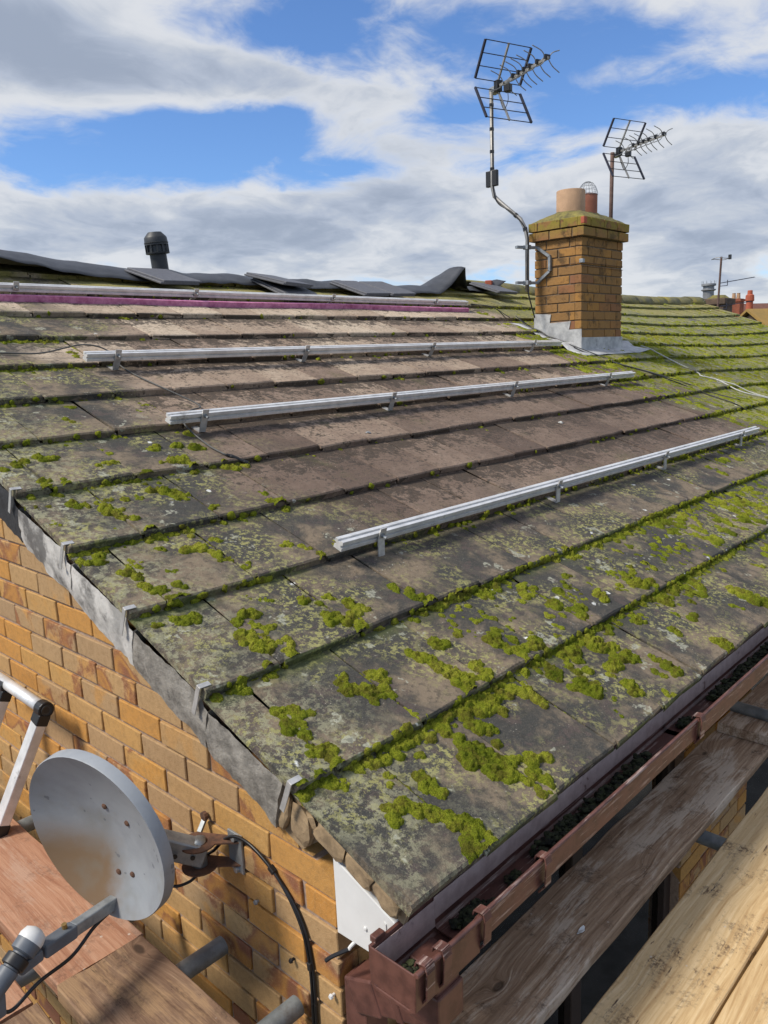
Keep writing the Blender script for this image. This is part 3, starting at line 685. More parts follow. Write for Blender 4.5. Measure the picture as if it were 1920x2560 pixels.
# ------------------------------------------------------------------ moss (grown on the tiles; nobody could count it)
MOSS=[(0.094,0.173,0.015),(0.111,0.199,0.015),(0.141,0.191,0.017),(0.153,0.156,0.018),(0.176,0.135,0.017),(0.194,0.121,0.015),(0.205,0.1,0.016),(0.207,0.077,0.017),(0.21,0.055,0.017),(0.226,0.039,0.016),(0.185,0.04,0.015),(0.184,0.02,0.016),(0.221,0.011,0.015),(0.216,-0.006,0.013),(0.187,-0.001,0.014),(0.083,0.167,0.009),(0.161,0.021,0.012),(0.241,0.224,0.015),(0.239,0.202,0.016),(0.242,0.182,0.015),(0.244,0.158,0.014),(0.178,0.275,0.01),(0.16,0.252,0.011),(0.294,0.28,0.01),(0.217,0.192,0.01),(0.421,0.286,0.017),(0.417,0.255,0.017),(0.401,0.225,0.02),(0.39,0.2,0.021),(0.409,0.182,0.02),(0.41,0.156,0.019),(0.406,0.127,0.018),(0.425,0.109,0.017),(0.429,0.082,0.017),(0.448,0.07,0.014),(0.45,0.176,0.017),(0.437,0.21,0.016),(0.454,0.141,0.019),(0.486,0.128,0.017),(0.517,0.102,0.019),(0.547,0.091,0.018),(0.491,0.074,0.015),(0.486,0.04,0.014),(0.458,0.021,0.014),(0.504,0.19,0.013),(0.514,0.253,0.018),(0.524,0.232,0.015),(0.503,0.273,0.015),(0.411,0.306,0.013),(0.441,0.309,0.012),(0.317,0.575,0.013),(0.286,0.548,0.017),(0.301,0.525,0.018),(0.324,0.504,0.018),(0.344,0.486,0.018),(0.373,0.477,0.017),(0.371,0.456,0.015),(0.323,0.465,0.015),(0.404,0.52,0.019),(0.388,0.544,0.017),(0.397,0.501,0.014),(0.368,0.422,0.006),(0.37,0.4,0.006),(0.37,0.382,0.007),(0.37,0.364,0.009),(0.569,0.519,0.017),(0.579,0.489,0.017),(0.591,0.467,0.017),(0.596,0.439,0.018),(0.584,0.398,0.02),(0.578,0.363,0.019),(0.585,0.344,0.018),(0.609,0.4,0.017),(0.636,0.378,0.015),(0.665,0.37,0.015),(0.667,0.353,0.014),(0.1,0.561,0.016),(0.096,0.53,0.016),(0.067,0.501,0.016),(0.092,0.5,0.015),(0.088,0.47,0.014),(0.088,0.452,0.01),(0.07,0.413,0.015),(0.091,0.401,0.016),(0.097,0.384,0.016),(0.094,0.363,0.014),(0.085,0.345,0.012),(0.05,0.332,0.015),(0.07,0.314,0.016),(0.031,0.344,0.011),(-0.029,0.337,0.015),(-0.012,0.335,0.013),(0.134,0.326,0.014),(0.184,0.32,0.017),(0.216,0.312,0.015),(0.29,0.325,0.016),(0.263,0.328,0.012),(0.321,0.319,0.015),(0.353,0.32,0.013),(0.528,0.316,0.018),(0.569,0.307,0.019),(0.59,0.288,0.019),(0.611,0.269,0.018),(0.623,0.307,0.018),(0.612,0.329,0.016),(0.689,0.309,0.018),(0.722,0.291,0.018),(0.744,0.27,0.018),(0.753,0.241,0.017),(0.749,0.221,0.014),(0.908,0.296,0.02),(0.9,0.267,0.019),(0.101,1.622,0.016),(0.088,1.626,0.015),(0.135,1.607,0.013),(0.175,1.609,0.009),(0.214,1.615,0.014),(0.169,1.567,0.016),(0.178,1.547,0.019),(0.184,1.514,0.015),(0.203,1.484,0.018),(0.219,1.47,0.015),(0.211,1.536,0.013),(-0.007,1.644,0.01),(0.026,1.636,0.01),(-0.028,1.659,0.007),(0.263,1.599,0.015),(0.309,1.591,0.014),(0.392,1.615,0.02),(0.433,1.593,0.023),(0.452,1.551,0.02),(0.43,1.559,0.018),(0.413,1.59,0.016),(0.238,1.373,0.02),(0.258,1.365,0.013),(0.032,1.342,0.014),(0.001,1.309,0.015),(-0.028,1.321,0.013),(0.024,1.299,0.012),(0.055,1.227,0.017),(0.075,1.186,0.015),(0.099,1.227,0.012),(0.091,1.251,0.012),(0.061,1.13,0.016),(0.072,1.107,0.016),(0.083,1.089,0.017),(0.106,1.091,0.013),(0.144,1.08,0.017),(0.097,1.053,0.014),(0.123,1.035,0.018),(0.279,1.261,0.019),(0.324,1.247,0.017),(0.394,1.274,0.016),(0.35,1.204,0.017),(0.21,1.299,0.013),(0.327,1.264,0.013),(0.344,1.164,0.011),(0.364,1.155,0.012),(0.385,1.1,0.014),(0.007,0.986,0.012),(0.02,0.985,0.01),(0.063,0.976,0.014),(0.085,0.965,0.015),(0.115,0.956,0.016),(0.061,0.994,0.01),(0.257,0.905,0.022),(0.206,0.9,0.017),(0.188,0.835,0.018),(0.179,0.801,0.019),(0.184,0.777,0.02),(0.203,0.761,0.02),(0.22,0.769,0.015),(0.213,0.805,0.011),(0.252,0.825,0.015),(0.276,0.825,0.013),(0.236,0.856,0.013),(0.242,0.802,0.01),(0.257,0.75,0.016),(0.237,0.711,0.017),(0.242,0.692,0.012),(0.232,0.73,0.011),(0.44,0.779,0.022),(0.466,0.773,0.02),(0.484,0.752,0.018),(0.551,0.814,0.021),(0.545,0.766,0.019),(0.566,0.768,0.017),(0.511,0.751,0.015),(0.505,0.705,0.016),(0.442,0.891,0.015),(0.522,0.861,0.016),(0.482,0.853,0.011),(0.59,1.15,0.015),(0.63,1.126,0.014),(0.638,1.1,0.012),(0.654,1.048,0.014),(0.148,0.681,0.015),(0.065,0.677,0.016),(0.069,1.762,0.015),(0.066,1.738,0.012),(0.129,1.743,0.014),(-0,1.892,0.014),(0.049,1.921,0.017),(0.076,1.931,0.016),(0.146,1.948,0.019),(0.182,1.938,0.018),(0.153,1.928,0.016),(0.296,1.832,0.016),(0.33,1.831,0.016),(0.358,1.833,0.015),(0.558,1.795,0.017),(0.587,1.777,0.019),(0.598,1.764,0.016),(0.515,1.788,0.012),(0.613,1.711,0.017),(0.748,1.711,0.021),(0.784,1.701,0.022),(0.826,1.699,0.018),(0.549,1.908,0.016),(0.58,1.91,0.016),(0.655,1.901,0.02),(0.709,1.888,0.022),(0.733,1.86,0.018),(0.736,1.465,0.015),(0.731,1.403,0.018),(0.753,1.378,0.017),(0.507,1.438,0.016),(0.756,0.793,0.019),(0.773,0.757,0.019),(0.783,0.725,0.018),(0.793,0.693,0.019),(0.665,0.552,0.019),(0.683,0.53,0.018),(0.564,0.545,0.017),(0.572,0.507,0.02),(0.58,0.469,0.017),(0.587,0.432,0.018),(0.609,0.398,0.019),(0.584,0.369,0.022),(0.608,0.432,0.016),(0.821,0.459,0.021),(0.839,0.438,0.018),(0.848,0.408,0.017),(0.879,0.386,0.017),(0.926,0.393,0.019),(0.964,0.392,0.019),(0.963,0.374,0.017),(0.902,0.43,0.014),(0.828,0.493,0.014),(0.682,0.414,0.017),(0.683,0.38,0.017),(1.437,0.418,0.023),(1.682,0.409,0.025),(1.73,0.379,0.023),(1.463,0.452,0.017),(1.189,0.29,0.029),(1.211,0.245,0.021),(1.203,0.198,0.025),(1.218,0.164,0.021),(1.171,0.214,0.019),(1.044,0.269,0.019),(1.02,0.221,0.017),(1.105,0.187,0.024),(1.29,0.075,0.021),(1.28,0.087,0.018),(1.298,0.128,0.017),(1.462,0.286,0.024),(1.654,0.223,0.013),(1.532,0.171,0.019),(1.822,0.237,0.012),(1.729,0.281,0.021),(1.722,0.316,0.021),(1.619,0.034,0.027),(1.616,0.05,0.016),(2.111,0.153,0.024),(2.105,0.122,0.026),(2.098,0.091,0.026),(2.107,0.19,0.021),(2.134,0.066,0.024),(1.065,0.096,0.024),(1.073,0.12,0.018),(0.912,0.198,0.023),(0.921,0.171,0.023),(0.939,0.149,0.02),(1.013,0.31,0.02),(1.073,0.304,0.02),(0.975,0.269,0.015),(0.913,0.314,0.017),(0.911,0.279,0.017)]
lobes = []                                             # x, s, radius, height
rg = random.Random(3)
for (x, s, r) in MOSS:
    k = math.floor(s/G); r *= 1.42
    for _ in range(6 if r > .012 else 3):
        a = rg.uniform(0, 6.28); d = rg.uniform(.15, .85)*r
        rr = r*rg.uniform(.42, .80); lobes.append((x+d*math.cos(a), max(k*G+.004, s+d*math.sin(a)), rr, rr*rg.uniform(.85, 1.2)))
def dens(x, s):
    """clumps for each square metre"""
    k = s/G; fr = k-math.floor(k)
    n = mnoise.noise(Vector((x*1.7, s*1.7, 3.3))); n2 = mnoise.noise(Vector((x*.7, s*.7, 9.3)))
    if x > 4.7+.5*n2 and s > .345:
        return (520 + 400*n) * (1.0 if s < 3.1 else .45 if s < 3.6 else .05) * (.5+.9*fr)
    if s < G: return (60+130*max(0, n)) * (.5+1.1*fr) if x > .9 else 8
    if s < 2*G: return max(0, 190+300*n+190*max(0, min(1, x-1.3)))*(.55+fr) if x > .75 else 14
    if s < 3*G:
        return (max(0, 60+160*n)*(.25+1.5*fr*fr) if x > 3.4 else 12*(fr > .8) + (40 if fr < .05 and n > 0 else 0)) if x > .75 else 16
    if x < .8: return 26*(.4+1.3*fr*fr) + 70*max(0, n)*(s > 1.6)
    return 30 if (fr > .93 and n > .15) else 0
def scatter(x0, x1, s0, s1, mx, rmin, rmax, flat):
    N = int((x1-x0)*(s1-s0)*mx)
    for _ in range(N):
        x = rg.uniform(x0, x1); s = rg.uniform(s0, s1)
        if rg.random()*mx > dens(x, s): continue
        r = rg.uniform(rmin, rmax)*rg.choice((.7, 1, 1, 1.3)); k = math.floor(s/G)
        for _ in range(rg.choice((2, 3, 4, 5))):
            a = rg.uniform(0, 6.28); d = rg.uniform(.2, 1.3)*r; rr = r*rg.uniform(.5, .9)
            ss2 = s+d*math.sin(a)*1.35
            lobes.append((x+d*math.cos(a), min(max(k*G+.004, ss2), (k+1)*G+.02), rr, rr*rg.uniform(.6, .95)*flat))
scatter(.85, 4.7, 0, 1.4, 700, .012, .026, .9)
scatter(-.02, .9, .34, 4.4, 120, .010, .022, .8)
scatter(.9, 4.7, 1.4, 4.4, 60, .008, .016, .8)
scatter(4.2, XEND-.1, .3, 4.4, 1000, .012, .028, .70)
# a broken band of moss in the angle under each overlap
for k in range(1, 13):
    x = -.03
    while x < XEND-.1:
        n = mnoise.noise(Vector((x*1.3, k*3.1, .5)))
        if x < .75: dn = .70
        elif k == 1: dn = .85
        elif k == 2: dn = 1.5 if x > .8 else .8
        elif k == 3: dn = .35 if x < 3.3 else .8
        elif x < 4.5: dn = .06
        else: dn = .8 if k < 10 else .35
        if rg.random() < dn*max(0, .62+1.9*n):
            r = rg.uniform(.007, .017)*(1.25 if k < 3 else 1)
            lobes.append((x, k*G-.001-r*rg.uniform(.1, .8), r, r*rg.uniform(.7, 1.1)))
            if rg.random() < .35: lobes.append((x+rg.uniform(-.02, .02), k*G-rg.uniform(.015, .05), r*.9, r*.8))
        x += rg.uniform(.006, .016) if x < 2.5 else rg.uniform(.010, .026)
# along the joints between neighbouring tiles
for k in range(0, 12):
    off = .19 if k % 2 == 0 else .075
    for i in range(0, 40):
        xj = off+TW*i
        if .8 < xj < 4.5 and k >= 3: continue
        if rg.random() < .5: continue
        s = k*G+rg.uniform(.03, .2)
        while s < (k+1)*G:
            if rg.random() < .55: lobes.append((xj+rg.uniform(-.003, .003), s, rg.uniform(.004, .009), rg.uniform(.003, .006)))
            s += .009
segs = [(-.04, 1.9, .0042), (1.9, 4.6, .007), (4.6, XEND, .0125)]
mv = []; mf = []; nbase = 0
byrow = {}
for L in lobes:
    k = min(12, max(0, math.floor((L[1]+1e-6)/G))); byrow.setdefault(k, []).append(L)
def vnoise(nx, ny, cell):
    gx, gy = nx//cell+3, ny//cell+3; g_ = RS.rand(gx, gy)
    ix = np.arange(nx)/cell; iy = np.arange(ny)/cell; i0 = ix.astype(int); j0 = iy.astype(int); fx = (ix-i0)[:, None]; fy = (iy-j0)[None]
    return g_[i0][:, j0]*(1-fx)*(1-fy)+g_[i0+1][:, j0]*fx*(1-fy)+g_[i0][:, j0+1]*(1-fx)*fy+g_[i0+1][:, j0+1]*fx*fy
for k in range(13):
    for (xa, xb, res) in segs:
        nx = int((xb-xa)/res)+1; ny = int((G+.006)/res)+1
        Hh = np.zeros((nx, ny)); X = xa+np.arange(nx)*res; Sg = k*G-.001+np.arange(ny)*res
        for (x, s, r, hh) in byrow.get(k, []):
            if x+r < xa or x-r > xb: continue
            i0 = max(0, int((x-r-xa)/res)); i1 = min(nx, int((x+r-xa)/res)+2); j0 = max(0, int((s-r-Sg[0])/res)); j1 = min(ny, int((s+r-Sg[0])/res)+2)
            if i1 <= i0 or j1 <= j0: continue
            q = 1-((X[i0:i1, None]-x)**2+(Sg[None, j0:j1]-s)**2)/(r*r)
            q = np.where(q > 0, hh*np.sqrt(np.clip(q, 0, 1)), 0); Hh[i0:i1, j0:j1] = np.maximum(Hh[i0:i1, j0:j1], q)
        if Hh.max() <= 0: continue
        c1 = max(2, int(.011/res)); c2 = max(1, int(.005/res))
        nz = .50*vnoise(nx, ny, c1)+.30*vnoise(nx, ny, c2)+.20*RS.rand(nx, ny)
        Hc = Hh*(.30+1.10*nz)-(.0024 if res < .005 else .0012)
        ok = Hc > 0
        Hn = np.where(ok, Hc+(RS.rand(nx, ny)-.5)*.0016, -.003)
        cell = ok[:-1, :-1] | ok[1:, :-1] | ok[:-1, 1:] | ok[1:, 1:]
        use = np.zeros_like(ok); use[:-1, :-1] |= cell; use[1:, :-1] |= cell; use[:-1, 1:] |= cell; use[1:, 1:] |= cell
        idx = -np.ones(use.shape, int); ii, jj = np.nonzero(use); idx[ii, jj] = nbase+np.arange(len(ii))
        jit = (RS.rand(len(ii), 2)-.5)*res*.7
        px = X[ii]+jit[:, 0]; ps = np.clip(Sg[jj]+jit[:, 1], k*G-.003, None)
        hgt = TT*(1-(ps-k*G)/G)+Hn[ii, jj]
        sg_ = np.array([sag(v) for v in X])[ii]
        P = np.stack([px, E0.y+ps*CP-hgt*SP, E0.z+ps*SP+hgt*CP+sg_], 1); mv.append(P)
        ci, cj = np.nonzero(cell)
        mf.append(np.stack([idx[ci, cj], idx[ci+1, cj], idx[ci+1, cj+1], idx[ci, cj+1]], 1)); nbase += len(ii)
# tufts hanging over the tile edges
bm = bmesh.new(); bmesh.ops.create_icosphere(bm, subdivisions=2, radius=1.0)
ico_v = np.array([v.co[:] for v in bm.verts]); ico_f = np.array([[v.index for v in f.verts] for f in bm.faces]); bm.free()
tris = []
for k in range(1, 12):
    x = 0.0
    while x < XEND-.2:
        if k == 2: dn = 1.7 if x > .75 else .25
        elif k == 1: dn = .75 if x > .85 else .22
        elif k == 3: dn = .25 if x < 3 else .8
        elif x > 4.6: dn = .7 if k < 9 else .15
        else: dn = .12 if x < .7 else .03
        if rg.random() < dn*max(0, .62+2.0*mnoise.noise(Vector((x*2.6, k*7.7, 2)))):
            r = rg.uniform(.006, .012) if x < 4.6 else rg.uniform(.009, .015)
            sc = np.array([r*rg.uniform(.8, 2.2), r*.75, r*rg.uniform(.8, 1.6)])
            hN = rg.uniform(.000, .022)
            c = S(x, k*G-.002, hN)
            P = ico_v*sc*(1+.6*(RS.rand(len(ico_v), 1)-.5))+np.array(c[:])
            mv.append(P); tris.append(ico_f+nbase); nbase += len(P)
        x += rg.uniform(.006, .013) if x < 4.6 else rg.uniform(.012, .024)
V = np.concatenate(mv); Q = np.concatenate(mf); Tt = np.concatenate(tris)
me = bpy.data.meshes.new('moss'); me.vertices.add(len(V)); me.vertices.foreach_set('co', V.astype(np.float32).ravel())
me.loops.add(Q.size+Tt.size); me.loops.foreach_set('vertex_index', np.concatenate([Q.ravel(), Tt.ravel()]).astype(np.int32))
me.polygons.add(len(Q)+len(Tt))
me.polygons.foreach_set('loop_start', np.concatenate([np.arange(len(Q))*4, Q.size+np.arange(len(Tt))*3]).astype(np.int32))
me.polygons.foreach_set('use_smooth', np.ones(len(Q)+len(Tt), bool))
me.update(calc_edges=True); me.validate(); me.materials.append(MT['moss'])
mo = bpy.data.objects.new('moss', me); place(mo, None)
tag(mo, 'bright green cushions of moss growing all over the tiles', 'moss', kind='stuff')
print('moss faces', len(Q)+len(Tt), 'lobes', len(lobes))
# dry crumbs and grit lying on the bare courses
cm = MB()
for _ in range(1500):
    x = rg.uniform(.7, 4.9); k = rg.randrange(2, 12); fr = 1-abs(rg.gauss(0, .28))
    if fr < .02: continue
    if mnoise.noise(Vector((x*1.4, k*2.2, 1))) < rg.uniform(-.5, .35): continue
    r = rg.uniform(.0015, .006); c = ST(x, k*G+fr*G, r*.3)
    qs = [c+Vector((rg.uniform(-1, 1), rg.uniform(-1, 1), rg.uniform(-.2, .6)))*r for _ in range(5)]
    cm.add(qs, [(0, 1, 2), (0, 2, 3), (0, 3, 1), (1, 2, 4), (2, 3, 4), (3, 1, 4)])
tag(cm.build('moss_litter', MT['crumb']), 'brown crumbs of dead moss littering the bare tiles', 'litter', kind='stuff')
# ------------------------------------------------------------------ gutter and downpipe
gut = thing('gutter', 'brown square plastic gutter full of black sludge along the eaves', 'gutter', (0, -.28, .13))
YB, YFt, ZB, ZT = -.223, -.335, .130, .200
def trough(mb, x0, x1, g_=0.0, zb=ZB, th=.003):
    o = [(YB+.001+g_, ZT), (YB-.002+g_, zb-g_), (YB-.012, zb-.006-g_), (YFt+.014, zb-.006-g_), (YFt+.003-g_, zb+.004-g_), (YFt-g_, ZT)]
    i = [(YFt+th+.001, ZT), (YFt+th+.005, zb+.005), (YFt+.017, zb-.002), (YB-.013, zb-.002), (YB-.006, zb+.003), (YB-.003, ZT)]
    pl_ = o+i; mb.prism([(x0, y, z) for y, z in pl_], [(x1, y, z) for y, z in pl_])
mb = MB(); trough(mb, .10, 1.245, 0); trough(mb, 1.215, XEND, .0035); tro = mb.build('trough', MT['gutter'], gut)
# sun-bleached inside of the back wall and front lip bead
MB().box(((XEND+.10)/2, YB-.0068, .174), (XEND-.10, .0012, .050), Matrix.Rotation(-.03, 3, 'X')).build('bleached_back', MT['brownpale'], gut)
MB().tube([(.105, YFt-.001, ZT), (1.24, YFt-.001, ZT)], .0055, 8).build('front_bead', MT['gutter'], gut)
MB().tube([(1.215, YFt-.004, ZT), (XEND, YFt-.004, ZT)], .0055, 8).build('front_bead', MT['gutter'], gut)
mb = MB(); trough(mb, -.086, .115, .004, ZB-.012); mb.box((-.0845, (YB+YFt)/2, .160), (.004, .113, .078)); mb.tube([(-.086, YFt-.005, ZT), (.115, YFt-.005, ZT)], .006, 8)
outp = mb.build('outlet_end', MT['brown'], gut, bevel=.0015)
MB().box((.010, YB-.0068, .162), (.18, .0012, .060), Matrix.Rotation(-.03, 3, 'X')).build('bleached_back', MT['brownpale'], outp)
def gclip(x, wd=.024):
    m_ = MB(); path = [(YFt+.016, ZT-.004), (YFt+.012, ZT+.008), (YFt-.010, ZT+.010), (YFt-.014, ZT-.004), (YFt-.011, ZB+.01), (YFt+.006, ZB-.012)]
    for (ya, za), (yb, zb) in zip(path[:-1], path[1:]): m_.bar((x, ya, za), (x, yb, zb), wd, .004, up=(1, 0, 0)) if False else m_.bar((x, ya, za), (x, yb, zb), .004, wd, up=(1, 0, 0))
    m_.build('clip', MT['gutter'], gut, bevel=.001)
for x in (-.055, -.005, .125, .355): gclip(x)
for x, wd in ((1.235, .03),): gclip(x, wd)
for x in (-.06, .03):
    MB().box((x, YB+.004, ZT+.004), (.028, .016, .014)).build('clip', MT['gutter'], gut, bevel=.002)
for x in (2.3, 3.3, 4.3, 5.3): gclip(x)
sl = MB(); rg = random.Random(8)
def sludge(x0, x1, dn, hmax):
    x = x0
    while x < x1:
        if rg.random() < dn:
            y = rg.uniform(YFt+.018, YB-.032); r = rg.uniform(.003, .010)
            P = ico_v*np.array([r*1.3, r*1.2, r*rg.uniform(.5, .9)])*(1+.9*(RS.rand(len(ico_v), 1)-.5))+np.array([x, y, ZB+.001+rg.uniform(0, hmax)])
            sl.add([tuple(q) for q in P], [tuple(f) for f in ico_f])
        x += .0011
sludge(.43, 1.02, .95, .022); sludge(1.27, 1.36, .7, .012); sludge(1.52, 2.9, .75, .02); sludge(.12, .23, .75, .014); sludge(.30, .36, .35, .006); sludge(-.03, 0, .4, .002); sludge(3.0, 5.0, .25, .015)
so = sl.build('gutter_sludge', MT['debris'], None, smooth=True)
tag(so, 'wet black moss sludge lying in the brown gutter', 'sludge', kind='stuff')

dp = thing('downpipe', 'brown square downpipe with offset bends below the gutter end', 'downpipe', (.03, -.06, -.4))
def sq(mb, pts, wd):
    for a, b in zip(pts[:-1], pts[1:]): mb.bar(a, b, wd, wd, up=(1, 0, 0))
PW = .066
m_ = MB(); m_.box((.035, -.280, .100), (.072, .072, .07)); m_.build('spigot', MT['brown'], dp, bevel=.004)
m_ = MB(); m_.box((.035, -.280, .040), (.082, .086, .080)); m_.build('socket', MT['brown'], dp, bevel=.005)
m_ = MB(); sq(m_, [(.035, -.285, .028), (.035, -.118, -.040)], .074); m_.build('offset_bend', MT['brown'], dp, bevel=.006)
m_ = MB(); sq(m_, [(.035, -.212, .000), (.035, -.192, -.008)], .080); m_.build('bend_collar', MT['brown'], dp, bevel=.003)
m_ = MB(); sq(m_, [(.035, -.150, -.026), (.035, -.072, -.058)], .082); m_.build('lower_bend', MT['brown'], dp, bevel=.005)
m_ = MB(); sq(m_, [(.035, -.078, -.03), (.035, -.078, GZ)], .067); m_.build('pipe', MT['brown'], dp, bevel=.004)
st_ = MB().tube(curve([(-.004, -.105, .086), (-.02, -.112, .070), (-.035, -.108, .060)], 6), .0045, 8); 
s1 = thing('cable_stub', 'cut cable end poking out below the white eaves box', 'cable', (-.004, -.1, .08))
MB().tube(curve([(-.004, -.098, .092), (-.012, -.090, .080), (-.016, -.086, .072)], 6), .0042, 8).build('sealant_tip', MT['white'], s1)
MB().tube(curve([(-.016, -.086, .072), (-.040, -.060, .056), (-.050, -.048, .045)], 6), .0048, 8).build('cut_end', MT['cable'], s1)

# ------------------------------------------------------------------ chimney
CX0, CX1, CY0, CY1 = 5.07, 5.7945, 2.207, 2.6545; CZ0 = 1.39; CB = .0746
chim = thing('chimney', 'buff brick chimney stack with two clay pots and lead flashing', 'chimney', (5.4, 2.4, 1.2))
MB().box(((CX0+CX1)/2, (CY0+CY1)/2, 1.68), (CX1-CX0-.014, CY1-CY0-.014, 1.30)).build('mortar_core', MT['cmortar'], chim)
CBM = [brick_mesh('brick', .2145, .0645, .06, MT['chim'], 50+i) for i in range(6)]
def ring(z, x0, x1, y0, y1, par, nxs, nys, mats, hgt=.0645):
    # faces -y and +y run along x; faces -x and +x along y
    px = (x1-x0)/nxs; py = (y1-y0)/nys
    ex = [x0] + [x0+px*(k+(.5 if par else 1)) for k in range(int(nxs)+1)]; ex = [e for e in ex if e < x1-.03]+[x1]
    ey = [y0] + [y0+py*(k+(1 if par else .5)) for k in range(int(nys)+1)]; ey = [e for e in ey if e < y1-.03]+[y1]
    for a, b in zip(ex[:-1], ex[1:]):
        for yy, sg_ in ((y0, 1), (y1, -1)):
            a2 = a+(.005 if a > x0 else 0.0); b2 = b-(.005 if b < x1 else 0.0)
            inst('brick', random.choice(mats), chim, ((a2+b2)/2, yy+sg_*(.03+random.uniform(-.002, .002)), z), (random.uniform(-.01, .01), 0, random.uniform(-.006, .006)), ((b2-a2)/.2145, 1, hgt/.0645))
    for a, b in zip(ey[:-1], ey[1:]):
        for xx, sg_ in ((x0, 1), (x1, -1)):
            a2 = max(a+.005, y0+.0605); b2 = min(b-.005, y1-.0605)
            if b2-a2 < .02: continue
            inst('brick', random.choice(mats), chim, (xx+sg_*(.03+random.uniform(-.002, .002)), (a2+b2)/2, z), (0, random.uniform(-.01, .01), -math.pi/2+random.uniform(-.006, .006)), ((b2-a2)/.2145, 1, hgt/.0645))
for r in range(-4, 11):
    ring(CZ0+CB*(r+.5), CX0, CX1, CY0, CY1, r % 2, 3.5, 2.0, CBM)
for i, (z, ov) in enumerate(((CZ0+11.5*CB, .036), (CZ0+12.55*CB, .040))):
    ring(z, CX0-ov, CX1+ov, CY0-ov, CY1+ov, i % 2, 3.5 if i else 3.9, 2.4, CBM, .068)
    MB().box(((CX0+CX1)/2, (CY0+CY1)/2, z), (CX1-CX0+2*ov-.016, CY1-CY0+2*ov-.016, .07)).build('mortar_core', MT['cmortar'], chim)
zc = CZ0+13.05*CB
# flaunching: a lumpy mortar cap rising to the pots
rows = []
for q in range(9):
    f = q/8; row = []
    for k in range(40):
        a = 2*math.pi*k/40; c, s_ = math.cos(a), math.sin(a)
        m0 = max(abs(c), abs(s_)); ex = (CX1-CX0)/2+.036; ey = (CY1-CY0)/2+.036
        bx_, by_ = c/m0*ex, s_/m0*ey; ix, iy = c*.30, s_*.13
        x = bx_*(1-f)+ix*f; y = by_*(1-f)+iy*f
        z = zc-.01+.085*(1-(1-f)**1.5)+.010*mnoise.noise(Vector((x*14, y*14, q)))
        row.append(Vector(((CX0+CX1)/2+x, (CY0+CY1)/2+y, z)))
    rows.append(row+[row[0]])
cx_ = Vector(((CX0+CX1)/2, (CY0+CY1)/2, zc+.077)); rows.append([cx_]*41)
MB().grid(rows).build('flaunching', MT['flaunch'], chim, smooth=True)
MB().box((CX0-.018, CY0-.026, zc-.034), (.05, .034, .055)).build('broken_brick', MT['redpot'], chim, bevel=.006)
p1 = MB(); p1.lathe([(.120, 0), (.120, .235), (.116, .240), (.104, .240), (.104, .02)], (5.275, 2.43, zc+.015), 40); p1.build('chimney_pot', MT['potbuff'], chim, autosmooth=40)['label'] = 'wide buff clay chimney pot'
p2 = MB(); p2.lathe([(.084, 0), (.084, .240), (.081, .245), (.072, .245), (.072, .02)], (5.600, 2.45, zc+.020), 36); po2 = p2.build('chimney_pot', MT['potred'], chim, autosmooth=40); po2['label'] = 'narrow red clay chimney pot with wire cage'
cg = MB(); cc = Vector((5.600, 2.45, zc+.255))
for k in range(9):
    a = math.pi*k/9; cg.tube([cc+Vector((.086*math.cos(a)*math.cos(t), .086*math.sin(a)*math.cos(t), .118*math.sin(t))) for t in [math.pi*q/14 for q in range(15)]], .0013, 5)
for lv in (.02, .22, .42, .62, .82, .95):
    r_ = .086*math.cos(lv*math.pi/2); z_ = .118*math.sin(lv*math.pi/2); cg.tube([cc+Vector((r_*math.cos(t), r_*math.sin(t), z_)) for t in [2*math.pi*q/20 for q in range(21)]], .0013, 5, cap=False)
cg.build('wire_cage', MT['galv'], po2)
# lead flashing: stepped side, front upstand, apron
def zroof(y): return E0.z+(y-E0.y)*math.tan(RP)+.02
stp = [(2.66, 1.615), (2.493, 1.603), (2.505, 1.530), (2.303, 1.535), (2.318, 1.466), (2.200, 1.468), (2.198, 1.392)]
low = [(y, zroof(y)-.004) for y, z in reversed(stp)]
pl_ = stp+[(2.198, zroof(2.198)-.02), (2.66, zroof(2.66)-.01)]
MB().prism([(CX0-.006, y, z) for y, z in pl_], [(CX0-.001, y, z) for y, z in pl_]).build('stepped_flashing', MT['lead'], chim)
MB().box(((CX0+CX1)/2+.005, CY0-.004, 1.335), (CX1-CX0+.02, .005, .125)).build('front_upstand', MT['lead'], chim)
ap = MB(); rows = []
for i in range(17):
    f = i/16; x = 4.86+f*(6.06-4.86); row = []
    for q in range(7):
        g_ = q/6; s = 2.735+(.0)-(.195)*g_ + .012*mnoise.noise(Vector((x*5, g_*3, 0)))
        lift = .006+.010*abs(mnoise.noise(Vector((x*7, g_*4, 5))))+(.03*max(0, f-.86)/.14*g_)
        row.append(ST(x, s, lift) if q else S(x, s+.05, .045))
    rows.append(row)
ap.grid(rows); apo = ap.build('apron', MT['lead'], chim, smooth=True); sm_ = apo.modifiers.new('thick', 'SOLIDIFY'); sm_.thickness = .003
sk = MB(); sk.grid([[ST(5.06-o_, s, .008+.006*math.sin(s*31)) for o_ in (0, .06, .13)] for s in [2.72+.09*q for q in range(8)]]); sko = sk.build('side_soaker', MT['lead'], chim, smooth=True); sm_ = sko.modifiers.new('thick', 'SOLIDIFY'); sm_.thickness = .003
wr = MB(); wz = 2.003
wr.tube([(CX1+.003, CY0-.004, wz), (CX0-.003, CY0-.004, wz), (CX0-.004, CY1-.17, wz-.004)], .0022, 5); wr.tube([(CX1+.003, CY0-.004, wz-.03), (CX0-.003, CY0-.004, wz-.028)], .0018, 5)
wr.build('lashing_wire', MT['rust'], chim); MB().box((CX0-.004, CY0-.004, wz+.012), (.034, .034, .03)).build('corner_plate', MT['galv'], chim, bevel=.002)

